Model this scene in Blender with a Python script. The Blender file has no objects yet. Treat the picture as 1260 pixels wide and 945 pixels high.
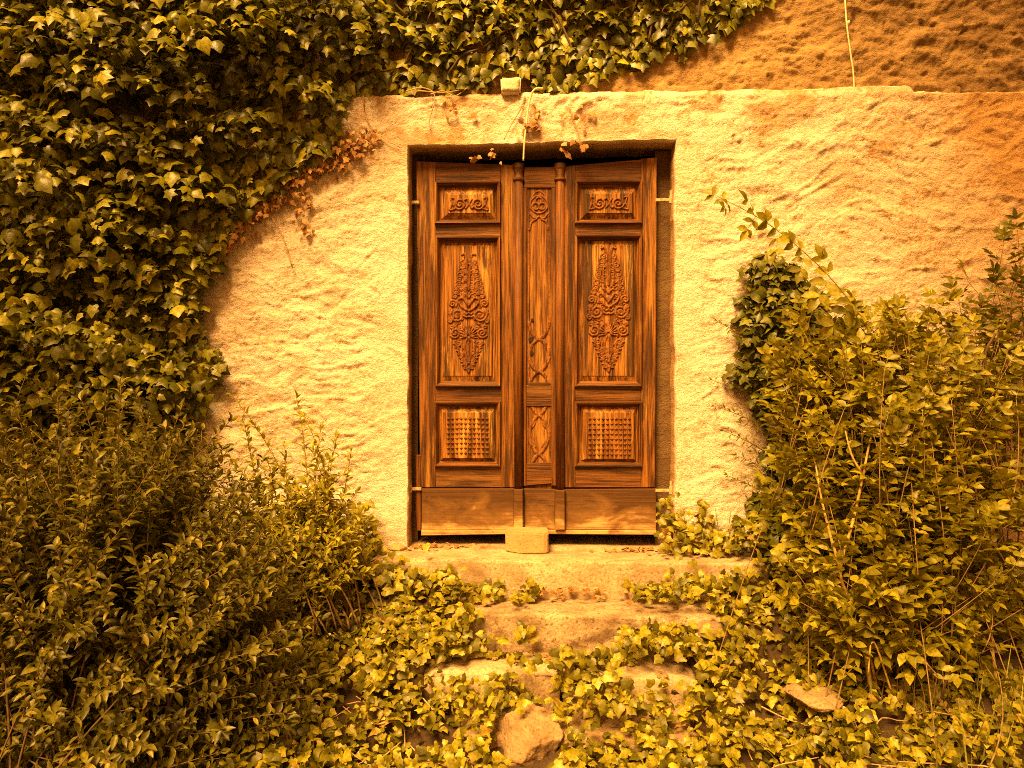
import bpy, math, random
import numpy as np
from mathutils import Vector, Matrix, noise as mnoise

random.seed(7)
rng = np.random.default_rng(11)
S = bpy.context.scene
COL = S.collection

# ------------------------------------------------------------------ camera
H, YAW, DIST, F = 0.863, math.radians(1.5), 4.0, 945.0
CAM = np.array([-0.0477, -DIST, H])
cd = bpy.data.cameras.new('camera')
cd.sensor_width = 36.0
cd.lens = 27.0
cd.clip_start, cd.clip_end = 0.05, 500.0
cam = bpy.data.objects.new('camera', cd)
cam.location = CAM
cam.rotation_euler = (math.radians(90), 0, YAW)
COL.objects.link(cam)
S.camera = cam

# ------------------------------------------------------------------ sky, sun, exposure
SUN_POS = Vector((-0.42, -1.0, 1.45)).normalized()
W = bpy.data.worlds.new('World')
S.world = W
W.use_nodes = True
wn = W.node_tree
wn.nodes.clear()
sky = wn.nodes.new('ShaderNodeTexSky')
sky.sky_type = 'NISHITA'
sky.sun_disc = False
sky.sun_elevation = math.asin(SUN_POS.z)
sky.sun_rotation = math.atan2(SUN_POS.x, SUN_POS.y)
sky.dust_density = 4.0
tint = wn.nodes.new('ShaderNodeMix')
tint.data_type = 'RGBA'
tint.blend_type = 'MULTIPLY'
tint.inputs['Factor'].default_value = 1.0
tint.inputs['B'].default_value = (1.6, 0.615, 0.097, 1)     # the amber light of the photograph
bg = wn.nodes.new('ShaderNodeBackground')
bg.inputs['Strength'].default_value = 0.055
wo = wn.nodes.new('ShaderNodeOutputWorld')
wn.links.new(sky.outputs['Color'], tint.inputs['A'])
wn.links.new(tint.outputs['Result'], bg.inputs['Color'])
wn.links.new(bg.outputs['Background'], wo.inputs['Surface'])
sl = bpy.data.lights.new('sun', 'SUN')
sl.energy = 5.0
sl.angle = math.radians(28)
sl.color = (1.0, 0.577, 0.168)
so = bpy.data.objects.new('sun', sl)
so.location = SUN_POS * 20
so.rotation_euler = (-SUN_POS).to_track_quat('-Z', 'Y').to_euler()
COL.objects.link(so)
S.view_settings.view_transform = 'Standard'
S.view_settings.look = 'None'
S.view_settings.gamma = 1.0
S.view_settings.use_curve_mapping = False
S.view_settings.exposure = 1.85
S.render.engine = 'CYCLES'
S.cycles.max_bounces = 5
S.cycles.diffuse_bounces = 3
S.cycles.transparent_max_bounces = 4
S.cycles.use_denoising = False
S.cycles.filter_width = 0.95


# ------------------------------------------------------------------ helpers: space
def at(px, py, Y):
    """point of the vertical plane y=Y seen at a place of the 1260x945 photograph"""
    a, b = (px - 630.0) / F, (472.5 - py) / F
    dx = -math.sin(YAW) + math.cos(YAW) * a
    dy = math.cos(YAW) + math.sin(YAW) * a
    t = (Y - CAM[1]) / dy
    return Vector((CAM[0] + dx * t, Y, CAM[2] + b * t))


def project(P):
    d = P - CAM
    c, s = math.cos(YAW), math.sin(YAW)
    dep = -s * d[:, 0] + c * d[:, 1]
    lat = c * d[:, 0] + s * d[:, 1]
    dep = np.maximum(dep, 0.05)
    return 630 + F * lat / dep, 472.5 - F * d[:, 2] / dep, dep


# ------------------------------------------------------------------ helpers: numpy noise
def _hash(ix, iy, seed):
    n = (ix.astype(np.int64) * 374761393 + iy.astype(np.int64) * 668265263 + seed * 974634777) & 0xffffffff
    n = ((n ^ (n >> 13)) * 1274126177) & 0xffffffff
    n = ((n ^ (n >> 15)) * 2246822519) & 0xffffffff
    n = n ^ (n >> 16)
    return (n & 0xffff) / 65535.0


def vn(x, y, seed=0):
    ix, iy = np.floor(x), np.floor(y)
    fx, fy = x - ix, y - iy
    u, v = fx * fx * fx * (fx * (fx * 6 - 15) + 10), fy * fy * fy * (fy * (fy * 6 - 15) + 10)
    a, b = _hash(ix, iy, seed), _hash(ix + 1, iy, seed)
    c, d = _hash(ix, iy + 1, seed), _hash(ix + 1, iy + 1, seed)
    return (a * (1 - u) + b * u) * (1 - v) + (c * (1 - u) + d * u) * v


def fbm(x, y, seed=0, octs=4, gain=0.5):
    t, amp, tot = 0.0, 1.0, 0.0
    for k in range(octs):
        t = t + amp * vn(x * 2 ** k + 17.3 * k, y * 2 ** k - 9.1 * k, seed + k)
        tot += amp
        amp *= gain
    return t / tot


def ridged(x, y, seed=0, octs=3):
    t, amp, tot = 0.0, 1.0, 0.0
    for k in range(octs):
        t = t + amp * (1 - np.abs(2 * vn(x * 2 ** k + 5.7 * k, y * 2 ** k + 3.3 * k, seed + k) - 1))
        tot += amp
        amp *= 0.5
    return t / tot


def sstep(a, b, x):
    t = np.clip((x - a) / (b - a), 0, 1)
    return t * t * (3 - 2 * t)


# ------------------------------------------------------------------ helpers: objects
def origin_of(o):
    v = Vector((0, 0, 0))
    while o is not None:
        v += o.location
        o = o.parent
    return v


def mesh_data(name, V, Fc, mat=None, smooth=True):
    """V: n x 3, Fc: list of index tuples or an int array m x k"""
    me = bpy.data.meshes.new(name)
    V = np.asarray(V, dtype=np.float32)
    if isinstance(Fc, np.ndarray):
        m, k = Fc.shape
        me.vertices.add(len(V))
        me.vertices.foreach_set('co', V.ravel())
        me.loops.add(m * k)
        me.loops.foreach_set('vertex_index', Fc.astype(np.int32).ravel())
        me.polygons.add(m)
        me.polygons.foreach_set('loop_start', np.arange(0, m * k, k, dtype=np.int32))
        me.polygons.foreach_set('loop_total', np.full(m, k, dtype=np.int32))
        me.update(calc_edges=True)
    else:
        me.from_pydata(V.tolist(), [], [tuple(f) for f in Fc])
        me.update()
    me.polygons.foreach_set('use_smooth', np.full(len(me.polygons), smooth, dtype=bool))
    if mat:
        me.materials.append(mat)
    return me


def mk(name, V, Fc, mat, parent=None, smooth=True, **props):
    """mesh object from WORLD coordinates; its origin is that of its parent"""
    off = origin_of(parent) if parent else Vector((0, 0, 0))
    V = np.asarray(V, dtype=np.float64) - np.array(off)
    o = bpy.data.objects.new(name, mesh_data(name, V, Fc, mat, smooth))
    COL.objects.link(o)
    if parent:
        o.parent = parent
    for k, v in props.items():
        o[k] = v
    return o


def thing(name, label, cat, loc, group=None):
    o = bpy.data.objects.new(name, None)
    o.empty_display_size = 0.1
    o.location = loc
    COL.objects.link(o)
    o['label'], o['category'], o['kind'] = label, cat, 'thing'
    if group:
        o['group'] = group
    return o


def tag(o, label, cat, group=None):
    o['label'], o['category'], o['kind'] = label, cat, 'thing'
    if group:
        o['group'] = group
    return o


class MB:
    """collects vertices and faces of one part"""
    def __init__(s):
        s.V, s.F = [], []

    def add(s, V, Fc):
        n = len(s.V)
        s.V += [tuple(v) for v in V]
        s.F += [tuple(i + n for i in f) for f in Fc]
        return s

    def box(s, x0, x1, y0, y1, z0, z1, ch=0.0):
        # chamfer on the front (low y) face
        V = [(x0, y1, z0), (x1, y1, z0), (x1, y1, z1), (x0, y1, z1),
             (x0, y0 + ch, z0), (x1, y0 + ch, z0), (x1, y0 + ch, z1), (x0, y0 + ch, z1),
             (x0 + ch, y0, z0 + ch), (x1 - ch, y0, z0 + ch), (x1 - ch, y0, z1 - ch), (x0 + ch, y0, z1 - ch)]
        Fc = [(0, 3, 2, 1), (0, 1, 5, 4), (1, 2, 6, 5), (2, 3, 7, 6), (3, 0, 4, 7), (8, 9, 10, 11)]
        Fc += [(4, 5, 9, 8), (5, 6, 10, 9), (6, 7, 11, 10), (7, 4, 8, 11)]
        return s.add(V, Fc)

    def quad(s, c, y0, y1, ch=0.003):
        """board whose outline is four photo points c (top-left, top-right, bottom-right, bottom-left) on the door's plane"""
        P = [at(px, py, YD) for px, py in c]
        m = sum((Vector((p.x, 0, p.z)) for p in P), Vector()) / 4
        def ins(p):
            d = Vector((p.x - m.x, 0, p.z - m.z))
            return (p.x - math.copysign(min(ch, abs(d.x)), d.x), y0, p.z - math.copysign(min(ch, abs(d.z)), d.z))
        V = [(p.x, y1, p.z) for p in P] + [(p.x, y0 + ch, p.z) for p in P] + [ins(p) for p in P]
        Fc = [(0, 1, 2, 3)]
        for i in range(4):
            j = (i + 1) % 4
            Fc += [(i, i + 4, j + 4, j), (i + 4, i + 8, j + 8, j + 4)]
        Fc.append((11, 10, 9, 8))
        return s.add(V, Fc)

    def tube(s, pts, r0, r1=None, n=6):
        r1 = r0 if r1 is None else r1
        P = [Vector(p) for p in pts]
        m = len(P)
        base = len(s.V)
        up = Vector((0.3, 0.2, 1)).normalized()
        for i in range(m):
            t = (P[min(i + 1, m - 1)] - P[max(i - 1, 0)])
            t = t.normalized() if t.length > 1e-9 else Vector((0, 0, 1))
            if abs(t.dot(up)) > 0.98:
                up = Vector((1, 0.1, 0)).normalized()
            a = t.cross(up).normalized()
            b = a.cross(t)
            r = r0 + (r1 - r0) * i / max(1, m - 1)
            for k in range(n):
                th = 2 * math.pi * k / n
                s.V.append(tuple(P[i] + a * (r * math.cos(th)) + b * (r * math.sin(th))))
        for i in range(m - 1):
            for k in range(n):
                k2 = (k + 1) % n
                s.F.append((base + i * n + k, base + i * n + k2, base + (i + 1) * n + k2, base + (i + 1) * n + k))
        s.F.append(tuple(base + k for k in range(n))[::-1])
        s.F.append(tuple(base + (m - 1) * n + k for k in range(n)))
        return s

    def lathe(s, prof, cx, cy, n=20, yflat=1.0):
        base = len(s.V)
        for z, r in prof:
            for k in range(n):
                th = 2 * math.pi * k / n
                s.V.append((cx + r * math.cos(th), cy + r * math.sin(th) * yflat, z))
        for i in range(len(prof) - 1):
            for k in range(n):
                k2 = (k + 1) % n
                s.F.append((base + i * n + k, base + i * n + k2, base + (i + 1) * n + k2, base + (i + 1) * n + k))
        s.F.append(tuple(base + k for k in range(n))[::-1])
        s.F.append(tuple(base + (len(prof) - 1) * n + k for k in range(n)))
        return s

    def build(s, name, mat, parent=None, smooth=False, **props):
        return mk(name, s.V, s.F, mat, parent, smooth, **props)


def catmull(P, n=8):
    P = [Vector(p) for p in P]
    Q = [P[0] * 2 - P[1]] + P + [P[-1] * 2 - P[-2]]
    out = []
    for i in range(1, len(Q) - 2):
        for k in range(n):
            t = k / n
            a, b, c, d = Q[i - 1], Q[i], Q[i + 1], Q[i + 2]
            out.append(0.5 * ((2 * b) + (c - a) * t + (2 * a - 5 * b + 4 * c - d) * t * t + (3 * b - a - 3 * c + d) * t ** 3))
    out.append(P[-1])
    return out


# ------------------------------------------------------------------ helpers: materials
class NT:
    def __init__(s, name, rough=0.8, spec=0.3):
        s.m = bpy.data.materials.new(name)
        s.m.use_nodes = True
        s.t = s.m.node_tree
        s.b = s.t.nodes['Principled BSDF']
        s.out = s.t.nodes['Material Output']
        s.b.inputs['Roughness'].default_value = rough
        s.b.inputs['Specular IOR Level'].default_value = spec

    def n(s, typ, **kw):
        nd = s.t.nodes.new(typ)
        for k, v in kw.items():
            setattr(nd, k, v)
        return nd

    def l(s, a, b):
        s.t.links.new(a, b)

    def pos(s, scale):
        g = s.n('ShaderNodeNewGeometry')
        mp = s.n('ShaderNodeMapping')
        mp.inputs['Scale'].default_value = scale
        s.l(g.outputs['Position'], mp.inputs['Vector'])
        return mp.outputs['Vector']

    def noise(s, scale=(1, 1, 1), detail=4, rough=0.55, dist=0.0):
        nd = s.n('ShaderNodeTexNoise')
        s.l(s.pos(scale), nd.inputs['Vector'])
        nd.inputs['Scale'].default_value = 1.0
        nd.inputs['Detail'].default_value = detail
        nd.inputs['Roughness'].default_value = rough
        nd.inputs['Distortion'].default_value = dist
        return nd.outputs['Fac']

    def ramp(s, fac, stops):
        r = s.n('ShaderNodeValToRGB')
        e = r.color_ramp.elements
        while len(e) < len(stops):
            e.new(0.5)
        for k, (p, c) in enumerate(stops):
            e[k].position = p
            e[k].color = (c, c, c, 1) if isinstance(c, (int, float)) else (*c, 1)
        s.l(fac, r.inputs['Fac'])
        return r.outputs['Color']

    def mix(s, fac, a, b, mode='MIX'):
        m = s.n('ShaderNodeMix', data_type='RGBA', blend_type=mode)
        for v, i in ((fac, m.inputs['Factor']), (a, m.inputs['A']), (b, m.inputs['B'])):
            if isinstance(v, (int, float)):
                i.default_value = v
            elif isinstance(v, tuple):
                i.default_value = (*v, 1)
            else:
                s.l(v, i)
        return m.outputs['Result']

    def math(s, op, a, b=0.0):
        m = s.n('ShaderNodeMath', operation=op)
        for v, i in ((a, m.inputs[0]), (b, m.inputs[1])):
            if isinstance(v, (int, float)):
                i.default_value = v
            else:
                s.l(v, i)
        return m.outputs[0]

    def attr(s, name):
        a = s.n('ShaderNodeAttribute')
        a.attribute_name = name
        return a.outputs['Fac']

    def bump(s, h, strength=0.5, dist=0.01):
        b = s.n('ShaderNodeBump')
        b.inputs['Strength'].default_value = strength
        b.inputs['Distance'].default_value = dist
        s.l(h, b.inputs['Height'])
        s.l(b.outputs['Normal'], s.b.inputs['Normal'])

    def color(s, c):
        if isinstance(c, tuple):
            s.b.inputs['Base Color'].default_value = (*c, 1)
        else:
            s.l(c, s.b.inputs['Base Color'])
        return s.m


def plaster_mat(name, clean, dirty, dark):
    t = NT(name, 0.93, 0.15)
    st = t.attr('stain_shade')
    n1 = t.noise((3.2, 3.2, 4.5), 6, 0.62, 0.4)
    n2 = t.noise((28, 28, 40), 5, 0.65)
    n3 = t.noise((190, 190, 190), 3, 0.6)
    f = t.math('ADD', t.math('MULTIPLY', t.ramp(n1, [(0.42, 0.0), (0.72, 1.0)]), 0.24),
               t.math('MULTIPLY', t.ramp(n2, [(0.5, 0.0), (0.75, 1.0)]), 0.24))
    c = t.mix(f, clean, dirty)
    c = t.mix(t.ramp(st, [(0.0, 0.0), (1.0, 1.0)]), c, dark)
    c = t.mix(t.ramp(n3, [(0.35, 0.14), (0.55, 0.0)]), c, dirty)
    n4 = t.noise((62, 62, 105), 5, 0.7, 1.2)
    c = t.mix(t.ramp(n4, [(0.30, 0.8), (0.42, 0.0)]), c, dark)
    h = t.math('ADD', t.math('ADD', t.math('MULTIPLY', n2, 0.7), t.math('MULTIPLY', n3, 0.25)), t.math('MULTIPLY', n4, 0.7))
    t.bump(h, 1.0, 0.016)
    return t.color(c)


def wood_mat(name, axis, light, mid, dark, bleach, bl_amt=0.5, dk_amt=0.6, across_=85):
    """axis 'z' = upright grain, 'x' = lying grain"""
    t = NT(name, 0.62, 0.25)
    def sc(along, across):
        return (across, across, along) if axis == 'z' else (along, across, across)
    g1 = t.noise(sc(1.6, across_ * 0.62), 6, 0.7, 0.45)
    g2 = t.noise(sc(4.5, 170), 4, 0.65, 0.2)
    pt = t.noise(sc(1.3, 11), 5, 0.65, 0.7)
    pt2 = t.noise(sc(1.7, 22), 5, 0.68, 0.5)
    c = t.ramp(g1, [(0.34, dark), (0.46, mid), (0.60, light)])
    c = t.mix(t.math('MULTIPLY', t.ramp(pt, [(0.50, 0.0), (0.62, 1.0)]), bl_amt), c, bleach)
    c = t.mix(t.math('MULTIPLY', t.ramp(pt2, [(0.50, 0.0), (0.60, 1.0)]), dk_amt), c, dark)
    c = t.mix(t.math('MULTIPLY', t.ramp(g2, [(0.38, 1.0), (0.5, 0.0)]), 0.75), c, dark)
    # cracks along the grain
    cr = t.noise(sc(0.9, 75), 2, 0.5, 0.3)
    c = t.mix(t.math('MULTIPLY', t.ramp(cr, [(0.25, 1.0), (0.31, 0.0)]), 0.9), c, tuple(0.35 * v for v in dark))
    t.bump(t.math('ADD', t.math('MULTIPLY', g1, 0.8), t.math('MULTIPLY', g2, 0.6)), 0.8, 0.005)
    return t.color(c)


def kick_mat():
    # rain-bleached boards: greyed and pale towards their lower edge, brown above
    t = NT('bleached_kick_wood', 0.75, 0.2)
    g1 = t.noise((1.5, 60, 60), 6, 0.68, 0.3)
    g2 = t.noise((5, 190, 190), 3, 0.6)
    pt = t.noise((4.5, 9, 9), 5, 0.65, 0.5)
    sep = t.n('ShaderNodeSeparateXYZ')
    g = t.n('ShaderNodeNewGeometry')
    t.l(g.outputs['Position'], sep.inputs[0])
    up = t.math('ADD', t.math('MULTIPLY', sep.outputs[2], 3.2), t.math('MULTIPLY', t.math('SUBTRACT', pt, 0.5), 1.5))
    c = t.ramp(up, [(0.25, (0.48, 0.31, 0.13)), (0.45, (0.19, 0.098, 0.03)), (0.8, (0.065, 0.028, 0.008))])
    c = t.mix(t.math('MULTIPLY', t.ramp(g1, [(0.40, 1.0), (0.53, 0.0)]), 0.6), c, (0.12, 0.055, 0.017))
    c = t.mix(t.math('MULTIPLY', t.ramp(g2, [(0.36, 1.0), (0.47, 0.0)]), 0.45), c, (0.12, 0.055, 0.018))
    c = t.mix(t.ramp(t.noise((30, 30, 30), 4, 0.7), [(0.28, 0.7), (0.38, 0.0)]), c, (0.10, 0.05, 0.02))
    t.bump(t.math('ADD', t.math('MULTIPLY', g1, 0.6), t.math('MULTIPLY', g2, 0.6)), 0.5, 0.004)
    return t.color(c)


def stone_mat(name, a, b, moss, sc=1.0, moss_amt=0.5):
    t = NT(name, 0.92, 0.2)
    n1 = t.noise((5 * sc,) * 3, 6, 0.65, 0.3)
    n2 = t.noise((45 * sc,) * 3, 5, 0.65)
    n3 = t.noise((2.2 * sc, 6 * sc, 6 * sc), 5, 0.6, 0.5)
    c = t.mix(t.ramp(n1, [(0.38, 0.0), (0.66, 1.0)]), a, b)
    c = t.mix(t.math('MULTIPLY', t.ramp(n3, [(0.5, 0.0), (0.68, 1.0)]), moss_amt), c, moss)
    c = t.mix(t.ramp(n2, [(0.33, 0.9), (0.47, 0.0)]), c, moss)
    c = t.mix(t.ramp(t.noise((110, 110, 110), 4, 0.7), [(0.36, 0.55), (0.5, 0.0)]), c, moss)
    t.bump(t.math('ADD', t.math('MULTIPLY', n1, 0.6), t.math('MULTIPLY', n2, 0.6)), 0.7, 0.012)
    return t.color(c)


def leaf_mat(name, stops, trans=0.3, rough=0.42):
    t = NT(name, rough, 0.4)
    g = t.n('ShaderNodeNewGeometry')
    oi = t.n('ShaderNodeObjectInfo')
    r = t.math('FRACT', t.math('ADD', g.outputs['Random Per Island'], t.math('MULTIPLY', oi.outputs['Random'], 7.31)))
    c = t.ramp(r, stops)
    nz = t.noise((60, 60, 60), 3, 0.6)
    c = t.mix(t.ramp(nz, [(0.4, 0.0), (0.65, 0.6)]), c, tuple(0.55 * v for v in stops[0][1]))
    t.color(c)
    t.bump(t.noise((140, 140, 140), 2), 0.25, 0.004)
    tr = t.n('ShaderNodeBsdfTranslucent')
    t.l(t.mix(1.0, c, (1.35, 1.3, 0.7), 'MULTIPLY'), tr.inputs['Color'])
    ms = t.n('ShaderNodeMixShader')
    ms.inputs['Fac'].default_value = trans
    t.l(t.b.outputs[0], ms.inputs[1])
    t.l(tr.outputs[0], ms.inputs[2])
    t.l(ms.outputs[0], t.out.inputs['Surface'])
    return t.m


def plain_mat(name, c, rough=0.8, var=0.3, sc=60):
    t = NT(name, rough, 0.3)
    nz = t.noise((sc, sc, sc), 4, 0.6)
    cc = t.mix(t.ramp(nz, [(0.35, 0.0), (0.65, 1.0)]), tuple(v * (1 - var) for v in c), tuple(min(1, v * (1 + var)) for v in c))
    t.bump(nz, 0.4, 0.003)
    return t.color(cc)


M = {}
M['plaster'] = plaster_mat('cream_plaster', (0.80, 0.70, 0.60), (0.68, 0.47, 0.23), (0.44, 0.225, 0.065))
M['upper'] = plaster_mat('ochre_plaster', (0.48, 0.305, 0.13), (0.32, 0.185, 0.068), (0.12, 0.062, 0.02))
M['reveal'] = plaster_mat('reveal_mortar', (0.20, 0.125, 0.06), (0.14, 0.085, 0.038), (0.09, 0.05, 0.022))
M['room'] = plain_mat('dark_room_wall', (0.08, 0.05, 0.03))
WL, WM_, WD, WB = (0.2720, 0.1080, 0.0168), (0.1360, 0.0464, 0.0072), (0.0256, 0.0080, 0.0016), (0.4160, 0.2000, 0.0400)
M['wood_v'] = wood_mat('weathered_wood_upright', 'z', WL, WM_, WD, WB, 0.6, 0.75)
M['wood_h'] = wood_mat('weathered_wood_lying', 'x', (0.1760, 0.0640, 0.0108), (0.0960, 0.0320, 0.0056), WD, (0.2720, 0.1280, 0.0296), 0.4, 0.75)
M['wood_panel'] = wood_mat('panel_wood', 'z', (0.3965, 0.1699, 0.0274), (0.2077, 0.0755, 0.0113), WD, (0.5853, 0.3115, 0.0708), 0.75, 0.85)
M['wood_carve'] = wood_mat('carved_wood', 'z', (0.2560, 0.0960, 0.0160), (0.1520, 0.0512, 0.0088), (0.0480, 0.0152, 0.0032), (0.3360, 0.1440, 0.0288), 0.3, 0.45)
M['wood_dark'] = wood_mat('dark_wood', 'z', (0.2000, 0.0720, 0.0128), (0.1120, 0.0376, 0.0064), (0.0320, 0.0096, 0.0024), (0.2880, 0.1280, 0.0280), 0.3, 0.6)
M['wood_kick'] = kick_mat()
M['iron'] = plain_mat('rusty_iron', (0.16, 0.08, 0.035), 0.75, 0.5, 90)
M['iron_pale'] = plain_mat('pale_iron', (0.42, 0.30, 0.17), 0.7, 0.4, 90)
M['hole'] = plain_mat('keyhole_black', (0.012, 0.008, 0.005))
M['step'] = stone_mat('pale_step_stone', (0.5280, 0.4048, 0.2552), (0.3344, 0.2288, 0.1232), (0.1760, 0.1056, 0.0484), 1.5, 0.7)
M['step2'] = stone_mat('mossy_step_stone', (0.46, 0.34, 0.21), (0.22, 0.145, 0.075), (0.09, 0.052, 0.022), 1.6, 0.9)
M['rock'] = stone_mat('rock', (0.3900, 0.2652, 0.1404), (0.2808, 0.1794, 0.0897), (0.1560, 0.0936, 0.0429), 1.6, 0.6)
M['rock_dark'] = stone_mat('dark_rock', (0.30, 0.2, 0.12), (0.2, 0.13, 0.08), (0.12, 0.075, 0.04), 1.6, 0.6)
M['block'] = stone_mat('pale_block_stone', (0.50, 0.32, 0.15), (0.42, 0.26, 0.115), (0.32, 0.19, 0.08), 2.0, 0.4)
M['white_block'] = stone_mat('white_stone', (0.74, 0.64, 0.46), (0.62, 0.5, 0.33), (0.42, 0.3, 0.17), 2.0, 0.3)
M['soil'] = stone_mat('soil', (0.075, 0.045, 0.022), (0.05, 0.03, 0.015), (0.025, 0.015, 0.008), 2.0, 0.5)
M['vine'] = plain_mat('dry_vine', (0.42, 0.26, 0.12), 0.8, 0.3)
M['cord'] = plain_mat('pale_cord', (0.72, 0.56, 0.33), 0.7, 0.2)
M['stem'] = plain_mat('brown_stem', (0.20, 0.125, 0.05), 0.8, 0.35)
M['cane'] = plain_mat('yellow_cane', (0.46, 0.31, 0.09), 0.6, 0.3)
M['darkstem'] = plain_mat('dark_stem', (0.10, 0.06, 0.025), 0.8, 0.35)
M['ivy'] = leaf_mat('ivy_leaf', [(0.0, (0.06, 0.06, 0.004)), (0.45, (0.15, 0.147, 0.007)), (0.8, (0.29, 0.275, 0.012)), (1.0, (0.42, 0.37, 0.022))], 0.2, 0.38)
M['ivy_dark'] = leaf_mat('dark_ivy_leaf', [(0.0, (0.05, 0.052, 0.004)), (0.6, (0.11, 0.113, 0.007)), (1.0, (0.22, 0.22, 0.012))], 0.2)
M['ground_ivy'] = leaf_mat('ground_ivy_leaf', [(0.0, (0.0791, 0.0731, 0.0049)), (0.4, (0.2275, 0.2027, 0.0099)), (0.75, (0.3758, 0.3214, 0.0159)), (0.95, (0.4648, 0.3956, 0.0297)), (1.0, (0.3560, 0.1978, 0.0396))], 0.28)
M['privet'] = leaf_mat('privet_leaf', [(0.0, (0.0615, 0.0558, 0.0049)), (0.5, (0.1312, 0.1189, 0.0090)), (0.9, (0.2132, 0.1886, 0.0148)), (1.0, (0.3280, 0.2460, 0.0246))], 0.25)
M['pale'] = leaf_mat('pale_shrub_leaf', [(0.0, (0.2200, 0.2035, 0.0132)), (0.5, (0.3740, 0.3410, 0.0220)), (1.0, (0.5170, 0.4620, 0.0330))], 0.35)
M['rose'] = leaf_mat('rose_leaf', [(0.0, (0.1605, 0.1463, 0.0076)), (0.5, (0.3021, 0.2690, 0.0132)), (1.0, (0.4342, 0.3776, 0.0208))], 0.33)
M['elder'] = leaf_mat('sapling_leaf', [(0.0, (0.08, 0.076, 0.006)), (0.6, (0.16, 0.15, 0.01)), (1.0, (0.28, 0.25, 0.02))], 0.3)
M['dead'] = leaf_mat('dead_leaf', [(0.0, (0.22, 0.10, 0.03)), (0.5, (0.40, 0.20, 0.06)), (1.0, (0.60, 0.38, 0.15))], 0.2, 0.8)
M['grass'] = leaf_mat('grass_blade', [(0.0, (0.141, 0.142, 0.018)), (0.6, (0.264, 0.260, 0.030)), (1.0, (0.440, 0.425, 0.072))], 0.3, 0.6)

# ------------------------------------------------------------------ house wall
YD = 0.105                                    # front plane of the door leaves
XL, XR = at(501, 400, 0).x, at(832, 400, 0).x
ZT = at(666, 175, 0).z
ZLED = at(666, 114, 0).z                      # upper edge of the cream plaster
house = thing('house_wall', 'cream and ochre rough plastered house wall around the old double door', 'wall', (0, 0, -0.1))


def axis(lo, hi, step, far_lo, far_hi, must=()):
    a = list(np.arange(lo, hi + 1e-9, step))
    d, v = step, lo
    while v > far_lo:
        d *= 1.35
        v -= d
        a.insert(0, v)
    d, v = step, a[-1]
    while v < far_hi:
        d *= 1.35
        v += d
        a.append(v)
    a = np.array(a)
    for m in must:
        a[np.argmin(np.abs(a - m))] = m
    return a


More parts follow.
